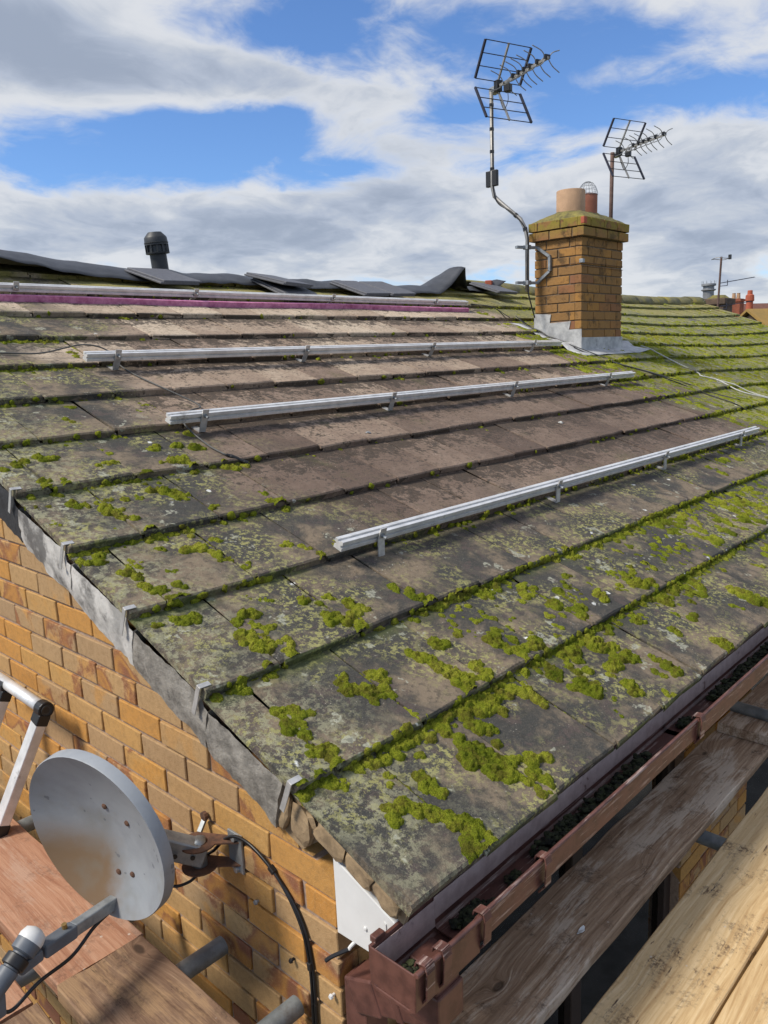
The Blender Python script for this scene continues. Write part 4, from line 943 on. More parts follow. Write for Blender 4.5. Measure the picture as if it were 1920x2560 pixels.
# ------------------------------------------------------------------ television aerials
def aerial_head(root, hub, bd, sc, tilt=.10):
    hub = Vector(hub); bd = Vector(bd).normalized(); wv = Vector((bd.y, -bd.x, 0)).normalized(); up = Vector((0, 0, 1))
    bdir = (bd+up*tilt).normalized()
    if (wv.dot(_R)) < 0: wv = -wv
    MB().box(hub, (.05*sc, .055*sc, .09*sc), Matrix.Rotation(math.atan2(bd.y, bd.x), 3, 'Z')).build('junction_block', MT['black'], root, bevel=.004)
    MB().box(hub-bd*.05*sc-up*.02, (.07*sc, .07*sc, .05*sc), Matrix.Rotation(math.atan2(bd.y, bd.x), 3, 'Z')).build('mast_clamp', MT['galv'], root, bevel=.004)
    L = .64*sc; a = hub+bd*.03*sc; b = hub+bdir*L
    MB().bar(a, b, .018*sc, .018*sc).build('boom', MT['antgrey'], root)
    for sgn in (1, -1):
        fw_ = .15*sc; hh = (.245 if sgn > 0 else .265)*sc; base = hub+up*sgn*.035*sc; tipc = base+bd*fw_+up*sgn*hh
        p_ = MB().bar(base, tipc+(tipc-base)*.02, .014*sc, .014*sc, up=wv).build('reflector_spine', MT['antgrey'], root)
        for e in (-1, 1): MB().bar(base+wv*e*.235*sc, tipc+wv*e*.235*sc, .017*sc, .017*sc, up=wv).build('reflector_side', MT['antdark'], root)
        for f in (0, .333, .667, 1.0):
            c = base+(tipc-base)*f; MB().tube([c-wv*.235*sc, c+wv*.235*sc], .0038*sc, 6).build('reflector_rod', MT['antdark'], p_)
    for i in range(7):
        f = (.10, .30, .42, .53, .65, .80, .97)[i]; c = a+(b-a)*f
        dr = MB()
        if i: dr.box(c+up*.012*sc, (.05*sc, .022*sc, .03*sc), Matrix.Rotation(math.atan2(wv.y, wv.x), 3, 'Z'))
        d_ = dr.build('director_holder', MT['black'], root) if i else None
        arms = MB(); ln = .135*sc
        for e in (-1, 1):
            for s2 in (-1, 1):
                p0 = c+wv*e*.012*sc; p1_ = c+wv*e*.055*sc+up*s2*.048*sc; p2_ = c+wv*e*ln+up*s2*.080*sc-bd*.012*sc
                arms.tube(curve([p0, p1_, p2_], 5), .0042*sc, 6)
        arms.build('director_arms', MT['antgrey'], root)
    db = a+(b-a)*.17-up*.055*sc
    MB().box(db, (.06*sc, .05*sc, .06*sc), Matrix.Rotation(math.atan2(bd.y, bd.x)+.4, 3, 'Z')).build('dipole_box', MT['black'], root, bevel=.006)
    MB().tube(curve([db-up*.03*sc, db-up*.10*sc+bd*.0, db-up*.15*sc-bd*.05*sc, hub-up*.16*sc+bd*.05*sc, hub-up*.05*sc], 6), .003, 6).build('aerial_lead', MT['cable'], root)
BD = (-.309, -.951, 0)
a1 = thing('tv_aerial', 'tall television aerial on cranked grey mast bracketed to the chimney', 'aerial', (4.95, 2.66, 1.87), 'television aerials on the chimney')
mast = [(4.95, 2.656, 1.80), (4.95, 2.656, 2.17), (4.95, 2.652, 2.225), (4.95, 2.672, 2.315), (4.95, 2.72, 2.40), (4.95, 2.93, 2.573), (4.95, 2.985, 2.625), (4.95, 3.005, 2.70), (4.95, 3.006, 3.46)]
MB().tube(mast, .017, 14).build('mast', MT['antgrey'], a1, smooth=True)
tp = MB()
for z in (2.85, 2.99, 3.17, 3.36): tp.tube([(4.95, 3.006, z-.012), (4.95, 3.006, z+.012)], .0195, 12)
for p_, q_ in (((4.95, 2.757, 2.43), (4.95, 2.775, 2.445)), ((4.95, 2.672, 2.30), (4.95, 2.677, 2.325))): tp.tube([p_, q_], .020, 12)
tp.build('tape_bands', MT['black'], a1)
MB().box((4.935, 2.965, 2.77), (.035, .05, .13)).build('splitter_box', MT['black'], a1, bevel=.005)
MB().box((4.965, 3.060-.01, 2.775), (.035, .05, .13)).build('splitter_box', MT['black'], a1, bevel=.005)
MB().tube(curve([(4.935, 2.985, 3.40), (4.932, 2.983, 3.1), (4.93, 2.982, 2.84), (4.925, 2.975, 2.66), (4.93, 2.93, 2.555), (4.93, 2.80, 2.47), (4.93, 2.69, 2.36), (4.93, 2.635, 2.24), (4.93, 2.640, 2.0), (4.935, 2.635, 1.80), (4.95, 2.62, 1.70), (4.98, 2.60, 1.58)], 6), .006, 7).build('down_lead', MT['cable'], a1, smooth=True)
bk = MB()
for z in (2.165, 1.875):
    bk.bar((4.95-.10, 2.70, z), (CX0, 2.62, z), .03, .022); bk.box((4.95, 2.656, z), (.05, .05, .035))
for za, zb, ya, yb in ((2.165, 2.08, 2.62, 2.50), (2.08, 1.96, 2.50, 2.50), (1.96, 1.875, 2.50, 2.62)): bk.bar((CX0-.012, ya, za), (CX0-.012, yb, zb), .022, .030, up=(1, 0, 0))
bk.build('wall_bracket', MT['galv'], a1)
aerial_head(a1, (4.975, 2.955, 3.50), BD, 1.0, .03)
a2 = thing('tv_aerial', 'smaller television aerial on straight rusty brown mast behind the chimney', 'aerial', (5.99, 2.52, 2.1), 'television aerials on the chimney')
m2 = MB(); m2.tube([(5.99, 2.43, 2.1), (6.005, 2.43, 3.03)], .0175, 14); m2.build('mast', MT['mastbrown'], a2, smooth=True)
aerial_head(a2, (6.045, 2.385, 3.035), BD, .82, .03)
MB().box((5.90, 2.43, 2.3), (.20, .05, .03)).build('lashing_bracket', MT['galv'], a2)

# ------------------------------------------------------------------ solar mounting rails
PR = [(a_*.92, b_*.92) for a_, b_ in [(-.02, 0), (.02, 0), (.02, .013), (.012, .015), (.012, .022), (.02, .024), (.02, .038), (.006, .038), (.006, .031), (-.006, .031), (-.006, .038), (-.02, .038), (-.02, .024), (-.012, .022), (-.012, .015), (-.02, .013)]]
rails = [(2.97, 3, .690, 4.66, (.87, 2.02, 3.14, 4.31), 'lowest aluminium solar mounting rail, nearest the gutter'),
         (5.90, 6, .685, 4.72, (.84, 1.98, 3.09, 4.30), 'second aluminium solar rail up, with grey cable passing under its end'),
         (7.87, 8, .685, 4.72, (.83, 1.97, 3.08, 4.30), 'third aluminium solar rail up the bare tiles, ending near the chimney flashing'),
         (10.75, 11, .50, 4.70, (.80, 1.90, 3.07, 4.25), 'topmost aluminium solar rail, above the pink batten')]
for (ks, kl, x0, x1, hk, lab) in rails:
    s = ks*G; hb = .055
    rt = thing('mounting_rail', lab, 'rail', S((x0+x1)/2, s, 0), 'solar mounting rails on the roof')
    MB().prism([S(x0, s+a, hb+b) for a, b in PR], [S(x1, s+a, hb+b) for a, b in PR]).build('rail_profile', MT['alu'], rt)
    for x in hk:
        wd = .030; path = [(kl*G+.03, .001), (kl*G-.050, .005), (kl*G-.056, .009), (s-.0235, .066), (s-.0235, .106)]; m_ = MB()
        path = [(a, b+.003) for a, b in path]
        for q in range(len(path)-1):
            (sa, ha), (sb, hb2) = path[q], path[q+1]
            m_.bar(S(x, sa, ha), S(x, sb, hb2), .0048, wd, up=(1, 0, 0))
        ho_ = m_.build('roof_hook', MT['steel'], rt)
        b0 = S(x, s-.020, .082); nd = S(x, s-.046, .082)
        MB().tube([b0, b0+(nd-b0)*.35], .0095, 6).build('bolt', MT['galv'], ho_)
        MB().tube([b0+(nd-b0)*.3, nd], .005, 8).build('bolt', MT['galv'], ho_)
pk = thing('timber_batten', 'long pink stained roofing batten lying under the topmost rail', 'batten', S(2.6, 10.6*G, 0))
pb = MB(); N = 24
rows = []
for i in range(N+1):
    x = .35+(4.66-.35)*i/N; s = (10.55+.04*math.sin(i*.5))*G; rows.append([ST(x, s, .001), ST(x, s, .036), ST(x, s+.026, .036), ST(x, s+.026, .001)])
pb.grid([r_+[r_[0]] for r_ in rows]); pb.add(rows[-1], [(0, 1, 2, 3)]); pb.build('lath', MT['pink'], pk)

# ------------------------------------------------------------------ felt, loose tiles and flue on the ridge
ft = MB(); rows = []; NX = 110
for i in range(NX+1):
    x = .3+(5.98-.3)*i/NX
    wv_ = mnoise.noise(Vector((x*2.2, 0, 1)))*1.1; w2 = mnoise.noise(Vector((x*5, 3, 1)))*1.1
    sf = (11.80+.12*wv_)*G if x < 4.6 else (11.80+.10*wv_+.5*min(1, (x-4.6)/.9))*G
    hf = TT*.3+.028+.016*abs(w2)
    if x < 1.65: hf += .10*(1-max(0, x-.8)/.85)**1.5
    tent = max(0, 1-(5.20-x)/.34) if x < 5.20 else max(0, 1-(x-5.20)/.20); tent = tent**1.3
    hf += .235*tent; zt = ZR-.038+.016*wv_+.008*w2
    if x < 1.9: zt += .075*min(1, (1.9-x)/.85)
    if 3.1 < x < 4.75: zt -= .008
    if x > 5.75: hf += .12*((x-5.75)/.23)**2; zt += .04*((x-5.75)/.23)
    f0 = S(x, sf, hf); r1 = Vector((x, YR-.02, zt+.10*tent)); r2 = Vector((x, YR+.35, zt-.14)); row = []
    for q in range(13):
        g_ = q/12
        p_ = f0.lerp(r1, g_/.65) if g_ < .65 else r1.lerp(r2, (g_-.65)/.35)
        p_ = p_+Vector((0, 0, .038*math.sin(math.pi*min(1, g_/.65))*(1+.4*w2)+.012*mnoise.noise(Vector((x*6, g_*5, 7)))))
        row.append(p_)
    rows.append(row)
ft.grid(rows); fo = ft.build('roofing_felt', MT['felt'], None, smooth=True); sm_ = fo.modifiers.new('thick', 'SOLIDIFY'); sm_.thickness = .002
tag(fo, 'black roofing membrane draped loosely along the stripped ridge', 'membrane')
def slab_mesh(w_=.30, l_=.40, t_=.026):
    m_ = MB(); m_.box((0, 0, 0), (w_-.03, l_, t_)); m_.box((-w_/2+.005, 0, -.006), (.022, l_-.004, t_*.5)); m_.box((w_/2-.005, 0, .006), (.022, l_-.004, t_*.5))
    me = m_.mesh('loose_tile', MT['slab']); return me
SL = slab_mesh()
def slab(x, ks, h, rot, lab):
    o = inst('loose_tile', SL, None, ST(x, ks*G, h), rot); b = o.modifiers.new('bevel', 'BEVEL'); b.width = .003; b.segments = 1
    tag(o, lab, 'tile', 'loose grey tiles left on the ridge')
slab(1.885, 11.72, .070, (RP-.10, -.02, .06), 'dark grey tile lying in front of the black flue')
slab(2.82, 11.46, .055, (RP-.03, .0, -.05), 'dark grey tile at the bottom of the small pile on the felt')
slab(2.80, 11.58, .095, (RP-.14, .03, .12), 'dark grey tile on top of the small pile, jutting left')
slab(3.66, 11.62, .062, (RP-.06, -.03, .03), 'left one of two grey tiles lying side by side, near the hump')
slab(3.985, 11.66, .066, (RP-.06, -.04, .02), 'right one of two grey tiles lying side by side, near the hump')
slab(5.74, 12.15, .065, (RP-.08, .02, -.1), 'dark grey tile at the far end of the felt by the curled corner')
bs = MB(); bs.box(S(5.86, 12.6*G, .09), (.10, .07, .06), Matrix.Rotation(.5, 3, 'Z')); tag(bs.build('brick_piece', MT['redpot'], None, bevel=.008), 'broken piece of red brick by the curled end of the felt', 'brick')
fl = thing('flue_terminal', 'dark grey plastic vent terminal standing up behind the ridge', 'vent', (2.30, 4.10, 1.9))
ax = Vector((-.10, -.02, 1)).normalized(); fb = Vector((2.315, 4.095, 1.700))
MB().lathe([(.060, 0), (.060, .44)], fb, 32, axis=ax).build('pipe', MT['flue'], fl, smooth=True)
c = fb+ax*.40
MB().lathe([(.060, 0), (.084, .004), (.086, .014), (.072, .018), (.070, .062), (.084, .066), (.084, .082)], c, 32, axis=ax).build('vent_collar', MT['flue'], fl, autosmooth=35)
rbm = MB()
for k in range(12):
    a = 2*math.pi*k/12; q = Vector((0, 0, 1)).rotation_difference(ax) @ Vector((.078*math.cos(a), .078*math.sin(a), 0)); rbm.bar(c+q+ax*.01, c+q+ax*.070, .006, .012)
rbm.build('vent_ribs', MT['flue'], fl)
MB().lathe([(.085, .076), (.087, .083), (.083, .085), (.081, .116), (.074, .126), (.052, .150), (.047, .155), (0, .156)], c, 32, axis=ax).build('cap', MT['flue'], fl, autosmooth=35)

# ------------------------------------------------------------------ cables on the roof
def rcable(name, pts, r, mat, lab, lift=.012):
    P = [ST(x, k*G, lift+(e[0] if e else 0)) for x, k, *e in pts]
    o = MB().tube(curve(P, 6), r, 7).build(name, mat, None, smooth=True); tag(o, lab, 'cable'); return o
sc_ = thing('solar_cable', 'thin grey cable with black plug trailing over the mossy left tiles', 'cable', ST(.81, 4.99*G))
P = [ST(x, k*G, l) for x, k, l in ((.05, 8.45, .012), (.40, 8.40, .012), (.555, 8.28, .02), (.75, 8.33, .05), (.86, 8.25, .03), (.875, 7.95, .012), (.87, 7.5, .012), (.89, 7.03, .012), (.965, 6.47, .012), (.90, 6.33, .012), (.83, 6.2, .014), (.775, 5.93, .03), (.765, 5.42, .012), (.775, 5.10, .010))]
MB().tube(curve(P, 6), .0035, 7).build('lead', MT['greyc'], sc_, smooth=True)
a = ST(.775, 5.10*G, .012); b = ST(.845, 4.955*G, .011); d_ = (b-a)
pg = MB(); pg.tube([a, a+d_*.18, a+d_*.2, a+d_*.55, a+d_*.57, a+d_*.8, a+d_*.81, b], [.005, .008, .0095, .0095, .008, .008, .0095, .0095], 10); pg.build('plug', MT['black'], sc_)
rcable('aerial_cable', [(5.00, 9.75, .05), (5.04, 9.35), (5.03, 8.93), (5.00, 8.3), (4.99, 7.62), (5.10, 6.97), (5.15, 6.6), (5.19, 6.1), (5.30, 5.5), (5.38, 4.98), (5.37, 4.2), (5.40, 3.9)], .0045, MT['cable'], 'black cable from the chimney crossing the lead apron to mossy tiles')
rcable('aerial_cable', [(4.98, 9.75, .06), (5.02, 9.4), (5.00, 9.0), (4.97, 8.5), (4.96, 8.0), (5.05, 7.3), (5.13, 6.85), (5.22, 6.15), (5.40, 5.45), (5.52, 4.9), (5.60, 4.3)], .004, MT['greyc'], 'grey cable beside the black one below the chimney foot')
rcable('cable_loop', [(4.93, 9.9, .02), (4.86, 10.2, .06), (4.80, 10.7, .05), (4.86, 10.9, .03), (4.95, 10.5, .05), (4.98, 9.9, .03)], .0035, MT['cable'], 'black cable loop lying left of the chimney')
rcable('white_cable', [(6.25, 7.9), (6.24, 7.6), (6.12, 7.17), (6.07, 6.5), (6.08, 5.95), (5.985, 5.75), (6.04, 5.36), (6.0, 4.72), (6.09, 4.16), (6.3, 3.4)], .0055, MT['whitec'], 'white cable running down the mossy tiles right of the chimney')
rcable('white_cable', [(6.03, 5.4), (6.08, 5.0), (6.12, 4.6), (6.14, 4.16), (6.34, 3.5)], .005, MT['whitec'], 'short white cable alongside the long one near the frame edge')
for i, (x, k, r_) in enumerate(((1.60, 5.2, .012), (3.05, 4.7, .016))):
    bm = bmesh.new(); bmesh.ops.create_icosphere(bm, subdivisions=2, radius=r_)
    for v in bm.verts: v.co *= 1+.5*mnoise.noise(v.co*90+Vector((i*7, 0, 0))); v.co.z *= .5
    me = bpy.data.meshes.new('pebble'); bm.to_mesh(me); bm.free(); me.materials.append(MT['whitec'] if i else MT['galv'])
    o = inst('stone_chip', me, None, ST(x, k*G, .004)); tag(o, ('pale crumpled lump lying on the brown tiles halfway along the second rail', 'small grey stone chip on the brown tiles near the left end of the second rail')[1-i], 'chip')
# ------------------------------------------------------------------ satellite dish
DC = Vector((-.2917, .4659, .2372)); DN = Vector((-.964, -.2468, -.0989)).normalized()
DU = Vector((0, 0, 1)).cross(DN).normalized(); DW = DN.cross(DU)
Q = Matrix((DU, DW, DN)).transposed()                     # local x = sideways, y = up the dish, z = towards the satellite
dish = thing('satellite_dish', 'grey perforated satellite dish with rust stains on the gable wall', 'satellite dish', (0, .33, .12))
m_ = MB(); R_ = .215; rows = []
for r_ in [0.0001]+[R_*q/14 for q in range(1, 15)]:
    rows.append([Vector((r_*math.cos(a), r_*math.sin(a), .055*(r_/R_)**2-.055)) for a in [2*math.pi*k/64 for k in range(65)]])
for dr, dz in ((.002, -.004), (.003, -.030), (-.004, -.032), (-.006, -.012)):
    rows.append([Vector(((R_+dr)*math.cos(a), (R_+dr)*math.sin(a), dz)) for a in [2*math.pi*k/64 for k in range(65)]])
m_.grid(rows); me = m_.mesh('reflector', MT['dishm'])
me.polygons.foreach_set('use_smooth', [True]*len(me.polygons)); me.set_sharp_from_angle(angle=rad(50))
bm = bmesh.new(); bm.from_mesh(me); bmesh.ops.remove_doubles(bm, verts=bm.verts, dist=.0002); bm.to_mesh(me); bm.free()
do = bpy.data.objects.new('reflector', me); place(do, dish, DC); do.rotation_euler = Q.to_euler()
sm_ = do.modifiers.new('thick', 'SOLIDIFY'); sm_.thickness = .0015
def dp_(x, y, z): return DC+DU*x+DW*y+DN*z
for (x, y) in ((-.005, .055), (.065, .03), (.012, -.115), (.062, -.105)):
    zz = .055*((x*x+y*y)/R_**2)-.055; c = dp_(x, y, zz)
    o = MB().lathe([(.0075, 0), (.007, .003), (.003, .0045), (0, .0045)], c, 12, axis=DN).build('rivet', MT['rust'], dish)
arm0 = dp_(.0, -.188, -.012); arm1 = dp_(.0, -.150, .185)
MB().bar(dp_(0, -.195, -.045), arm0.lerp(arm1, .58), .024, .030, up=DW).build('arm', MT['galv'], dish, bevel=.003)
MB().bar(arm0.lerp(arm1, .56), arm0.lerp(arm1, .98), .032, .032, up=DW).build('arm_sleeve', MT['lnbg'], dish, bevel=.005)
MB().tube([arm0.lerp(arm1, .66)+DW*.016, arm0.lerp(arm1, .66)+DW*.028], .006, 10).build('brass_screw', simple('brass', (.42, .27, .10), .4, .8), dish)
ln = dp_(.0, -.112, .215); ld = (dp_(0, .0, -.05)-ln).normalized()
lnb = MB().lathe([(.0, -.105), (.020, -.105), (.021, -.045), (.018, -.043), (.018, -.012), (.027, -.008), (.028, .014)], ln, 28, axis=ld).build('lnb_body', MT['lnbg'], dish, autosmooth=35)
MB().lathe([(.028, .014), (.0285, .022), (.024, .036), (.010, .043), (0, .044)], ln, 28, axis=ld).build('feed_cap', MT['lnbw'], lnb, smooth=True)
MB().lathe([(.022, -.040), (.026, -.038), (.026, -.018), (.022, -.016)], ln, 28, axis=ld).build('clamp_ring', MT['black'], lnb, autosmooth=35)
MB().bar(ln-ld*.028-DW*.022, arm1-DW*.002, .026, .026, up=DW).build('lnb_holder', MT['lnbg'], dish, bevel=.005)
MB().bar(ln-ld*.085-DW*.01, ln-ld*.095-DW*.055, .03, .022, up=DN).build('cable_boot', MT['lnbg'], dish, bevel=.004)
MB().tube(curve([ln-ld*.09-DW*.05, ln-ld*.065-DW*.075+DU*.008, ln-ld*.0-DW*.082+DU*.02, arm0.lerp(arm1, .70)-DW*.052+DU*.012, arm0.lerp(arm1, .35)-DW*.022+DU*.01, arm0.lerp(arm1, .05)-DW*.018], 8), .0042, 8).build('lnb_cable', MT['cable'], dish, smooth=True)
# wall mount
wp = Vector((0, .325, .118))
MB().box((-.004, .322, .118), (.006, .055, .105)).build('wall_plate', MT['galv'], dish, bevel=.001)
for dy, dz in ((.318, .160), (.315, .075)): MB().tube([(-.006, dy, dz), (-.016, dy, dz)], .0085, 6).build('bolt', MT['galv'], dish)
MB().lathe([(.006, 0), (.012, .002), (.012, .012), (0, .014)], (-.002, .445, .168), 10, axis=(-1, 0, 0)).build('wall_eye', MT['rust'], dish)
MB().bar((-.004, .447, .163), (-.03, .440, .135), .012, .008).build('eye_strap', MT['galv'], dish)
for z in (.150, .088):
    kb = MB(); pts = [Vector((-.006, .335, z)), Vector((-.006, .30, z))]
    arc = [Vector((-.075+.042*math.cos(a), .392+.042*math.sin(a), z)) for a in [rad(-60)+k*rad(300)/18 for k in range(19)]]
    poly = [Vector((-.004, .300, z)), Vector((-.004, .350, z))]+[Vector((-.070+.045*math.cos(a), .385+.045*math.sin(a), z)) for a in [rad(60)+k*rad(240)/14 for k in range(15)]]
    kb.prism([q-Vector((0, 0, .0018)) for q in poly], [q+Vector((0, 0, .0018)) for q in poly]); kb.build('pivot_plate', MT['rust'], dish)
MB().tube([(-.07, .385, .080), (-.07, .385, .158)], .019, 16).build('pivot_post', MT['galv'], dish, smooth=True)
MB().bar((-.06, .372, .119), DC-DN*.085-DW*.05, .045, .055).build('channel_arm', MT['galv'], dish, bevel=.004)
hl = MB()
for f in (.25, .42, .55, .8):
    p_ = Vector((-.06, .372, .125)).lerp(DC-DN*.055-DW*.06, f); hl.box(p_+Vector((0, -.0, .0)), (.012, .012, .012))
MB().box(DC-DN*.080-DW*.03, (.06, .11, .035), Q).build('dish_mount', MT['galv'], dish, bevel=.004)
hl2 = MB(); dirn = (DC-DN*.055-DW*.06)-Vector((-.06, .372, .119)); sdv = dirn.cross(Vector((0, 0, 1))).normalized()
for f in (.15, .35, .48, .72):
    p_ = Vector((-.06, .372, .119))+dirn*f
    hl2.tube([p_+sdv*.0215*(1 if sdv.dot(CAM_C-p_) > 0 else -1), p_+sdv*.0235*(1 if sdv.dot(CAM_C-p_) > 0 else -1)], .006, 10)
hl2.build('bolt_holes', MT['black'], dish)
# twin cable clipped down the gable
cb = thing('wall_cable', 'twin black cable curving from dish bracket down the gable wall', 'cable', (0, .1, .1))
for off in (0.0, .0085):
    P = [(-.05, .46, .115), (-.040, .425, .085), (-.030, .385, .105), (-.018, .345, .150), (-.010, .300+off*.5, .170), (-.009, .240+off*.4, .164+off*.7), (-.007, .165+off*.6, .130+off*.8), (-.006, .105+off, .082+off*.4), (-.006, .066+off, .020), (-.006, .050+off, -.06), (-.006, .048+off, -.15), (-.006, .050+off, -.30), (-.006, .050+off, -1.6)]
    P = [(x-off*.25, y-.0, z) for x, y, z in P]
    MB().tube(curve(P, 8), .0040, 8).build('cable_core', MT['cable'], cb, smooth=True)
for y, z in ((.171, .136), (.053, -.058)):
    MB().box((-.008, y+.003, z+.002), (.014, .020, .012), Matrix.Rotation(.5 if y > .1 else 1.5, 3, 'X')).build('cable_clip', MT['black'], cb, bevel=.002)
MB().tube(curve([(-.15, .45, .06), (-.12, .43, .035), (-.09, .41, .04), (-.07, .395, .06)], 6), .004, 8).build('loose_loop', MT['cable'], cb, smooth=True)
for nm, y, z, mt, lab, ct in (('masonry_screw', .248, .015, 'galv', 'grey screw head standing out of the brick below the dish bracket', 'screw'), ('cable_clip', .125, -.080, 'black', 'empty black cable clip nailed to the brickwork', 'clip'), ('wall_plug', -.012, -.095, 'white', 'white nail plug in the brick near the corner', 'plug')):
    g_ = MB(); g_.tube([(.0, y, z), (-.010, y, z)], .0035, 8); g_.tube([(-.009, y, z), (-.014, y, z)], [.0065, .005], 8); tag(g_.build(nm, MT[mt]), lab, ct)

# ------------------------------------------------------------------ scaffold on the gable side
def tube_thing(a, b, lab, r=.0242):
    a = Vector(a); b = Vector(b); d = (b-a).normalized()
    m_ = MB(); n = 24
    m_.tube([a, b], r, n, cap=False); o0 = len(m_.v)
    m_.tube([b, a], r-.004, n, cap=False)
    m_.f += [(k, (k+1) % n, 3*n+0, 3*n+0) for k in ()]
    # end rings
    u = d.orthogonal().normalized(); v = d.cross(u)
    for c in (a, b):
        vs = []; 
        for rr_ in (r, r-.004): vs += [c+(u*math.cos(2*math.pi*k/n)+v*math.sin(2*math.pi*k/n))*rr_ for k in range(n)]
        m_.add(vs, [(k, (k+1) % n, n+(k+1) % n, n+k) for k in range(n)])
    o = m_.build('scaffold_tube', MT['tubeg'], None, autosmooth=40); tag(o, lab, 'scaffold tube', 'scaffold tubes under the boards')
tube_thing((-.022, .392, -.1755), (-1.6, .40, -.1755), 'scaffold tube pointing at the gable wall, in the middle of the frame bottom')
tube_thing((-.022, .097, -.1765), (-1.6, .10, -.1765), 'scaffold tube end nearest the black wall cable and brick corner')
tube_thing((-.07, .690, -.1755), (-1.6, .70, -.1755), 'scaffold tube passing below the end of the dish cable')
tube_thing((-.06, 1.350, -.1755), (-1.6, 1.36, -.1755), 'scaffold tube behind the dish beside the trestle foot')
def board(p0, p1, zt, wd, mat, lab, seed, th=.038, group='scaffold boards', rough_end=.004, tilt=0.0, straps=False, wav=.003):
    """a scaffold board: local x along the grain; p0, p1 are the ends of the centre line"""
    p0 = Vector((p0[0], p0[1], zt-th/2)); p1 = Vector((p1[0], p1[1], zt-th/2)); L = (p1-p0).length; rr = random.Random(seed)
    nx = max(8, int(L/.05)); nyv = 8; vs = []; fs = []
    prof = []
    h = th/2; w_ = wd/2; c_ = .0035
    prof = [(-w_, -h+c_), (-w_, h-c_), (-w_+c_, h)] + [(-w_+c_+(wd-2*c_)*q/6, h) for q in range(1, 6)] + [(w_-c_, h), (w_, h-c_), (w_, -h+c_), (w_-c_, -h), (-w_+c_, -h)]
    n = len(prof)
    for i in range(nx+1):
        x = -L/2+L*i/nx
        if i in (0, nx): x += 0
        for j_, (y, z) in enumerate(prof):
            e = wav*mnoise.noise(Vector((x*3.1, y*9, seed*3.7)))
            f = wav*.8*mnoise.noise(Vector((x*5.3, z*40, seed*1.9+8))) if abs(y) > w_-c_-.001 else 0
            xx = x+(rr.uniform(-rough_end, rough_end) if i in (0, nx) else 0)
            vs.append((xx, y+f*1.5, z+(e if z > 0 else 0)))
    for i in range(nx):
        for k in range(n): fs.append((i*n+k, i*n+(k+1) % n, (i+1)*n+(k+1) % n, (i+1)*n+k))
    fs += [tuple(reversed(range(n))), tuple(nx*n+k for k in range(n))]
    mb = MB(); mb.add(vs, fs); me = mb.mesh('scaffold_board', mat); me.polygons.foreach_set('use_smooth', [True]*len(me.polygons)); me.set_sharp_from_angle(angle=rad(30))
    o = bpy.data.objects.new('scaffold_board', me); place(o, None, (p0+p1)/2)
    d = (p1-p0); o.rotation_euler = (tilt, 0, math.atan2(d.y, d.x))
    tag(o, lab, 'scaffold board', group)
    if straps:
        for sx in straps:
            m_ = MB(); m_.box((sx, 0, 0), (.028, wd+.004, th+.004)); me2 = m_.mesh('end_band', MT['tubeg']); b_ = bpy.data.objects.new('end_band', me2)
            COL.objects.link(b_); b_.parent = o; WL[b_.name] = WL[o.name]
    return o
board((-.284, .518), (-.290, 3.4), -.112, .224, MT['woodR'], 'reddish scaffold board behind the satellite dish', 1)
board((-.292, .506), (-.300, -1.9), -.104, .222, MT['woodB'], 'dark brown scaffold board butted end-on in front of the dish', 2)
board((-.565, .515), (-.575, 3.4), -.112, .222, MT['woodR'], 'brown stained board end in the lower left corner', 3)
board((-.560, .503), (-.570, -1.9), -.108, .222, MT['woodB'], 'weathered board with blue paint mark in the bottom left corner', 4)
board((-.36, 2.2), (-.40, -1.9), -.50, .10, MT['woodT'], 'tan board seen down the gap between the left boards', 5, th=.20, wav=.001)
tr_ = thing('trestle', 'aluminium trestle with black corner joints standing on the reddish board', 'trestle', (-.234, 1.30, -.112))
TX, TZ = -.082, .272
MB().tube([(TX, 1.185, TZ), (TX, 1.62, TZ+.012)], .0195, 20).build('top_tube', MT['alu'], tr_, smooth=True)
for y, y2, nm in ((1.19, 1.262, 0), (1.475, 1.53, 1)):
    j0 = Vector((TX, y, TZ)); ft_ = Vector((-.238, y2, -.100))
    MB().tube([j0+Vector((0, -.018, 0)), j0+Vector((0, .020, 0))], .026, 16).build('corner_joint', MT['black'], tr_, bevel=.003)
    if not nm: MB().lathe([(.010, 0), (.017, .001), (.017, .004)], j0+Vector((0, -.018, 0)), 16, axis=(0, -1, 0)).build('joint_recess', MT['flue'], tr_)
    MB().bar(j0+(ft_-j0)*.06, j0+(ft_-j0)*.95, .034, .046, up=(0, 1, 0)).build('leg', MT['alu'], tr_, bevel=.004)
    MB().bar(j0+(ft_-j0)*.03, j0+(ft_-j0)*.12, .038, .050, up=(0, 1, 0)).build('leg_socket', MT['black'], tr_, bevel=.004)
    MB().bar(j0+(ft_-j0)*.93, ft_+(ft_-j0)*.03, .040, .052, up=(0, 1, 0)).build('rubber_foot', MT['black'], tr_, bevel=.004)

# ------------------------------------------------------------------ scaffold along the eaves
tube_thing((1.42, -.09, -.313), (1.40, -1.6, -.313), 'scaffold tube between the grey board and the yellow board')
tube_thing((2.22, -.04, -.190), (2.20, -.30, -.190), 'scaffold tube end just below the gutter by the lapped boards')
tube_thing((.16, -.09, -.313), (.14, -1.6, -.313), 'scaffold tube at the frame bottom under the old grey board')
board((-.02, -.196), (2.12, -.196), -.250, .222, MT['woodG'], 'wet weathered grey scaffold board below the gutter', 6, wav=.006)
board((2.06, -.215), (5.6, -.215), -.208, .222, MT['woodG'], 'further grey board lapped over the first at the right edge', 7, wav=.004)
board((-.9, -.505), (3.0, -.505), -.250, .226, MT['woodY'], 'bright yellow scaffold board nearest the grey one', 8)
board((-.9, -.738), (3.0, -.738), -.250, .226, MT['woodY'], 'yellow scaffold board in the bottom right corner', 9)
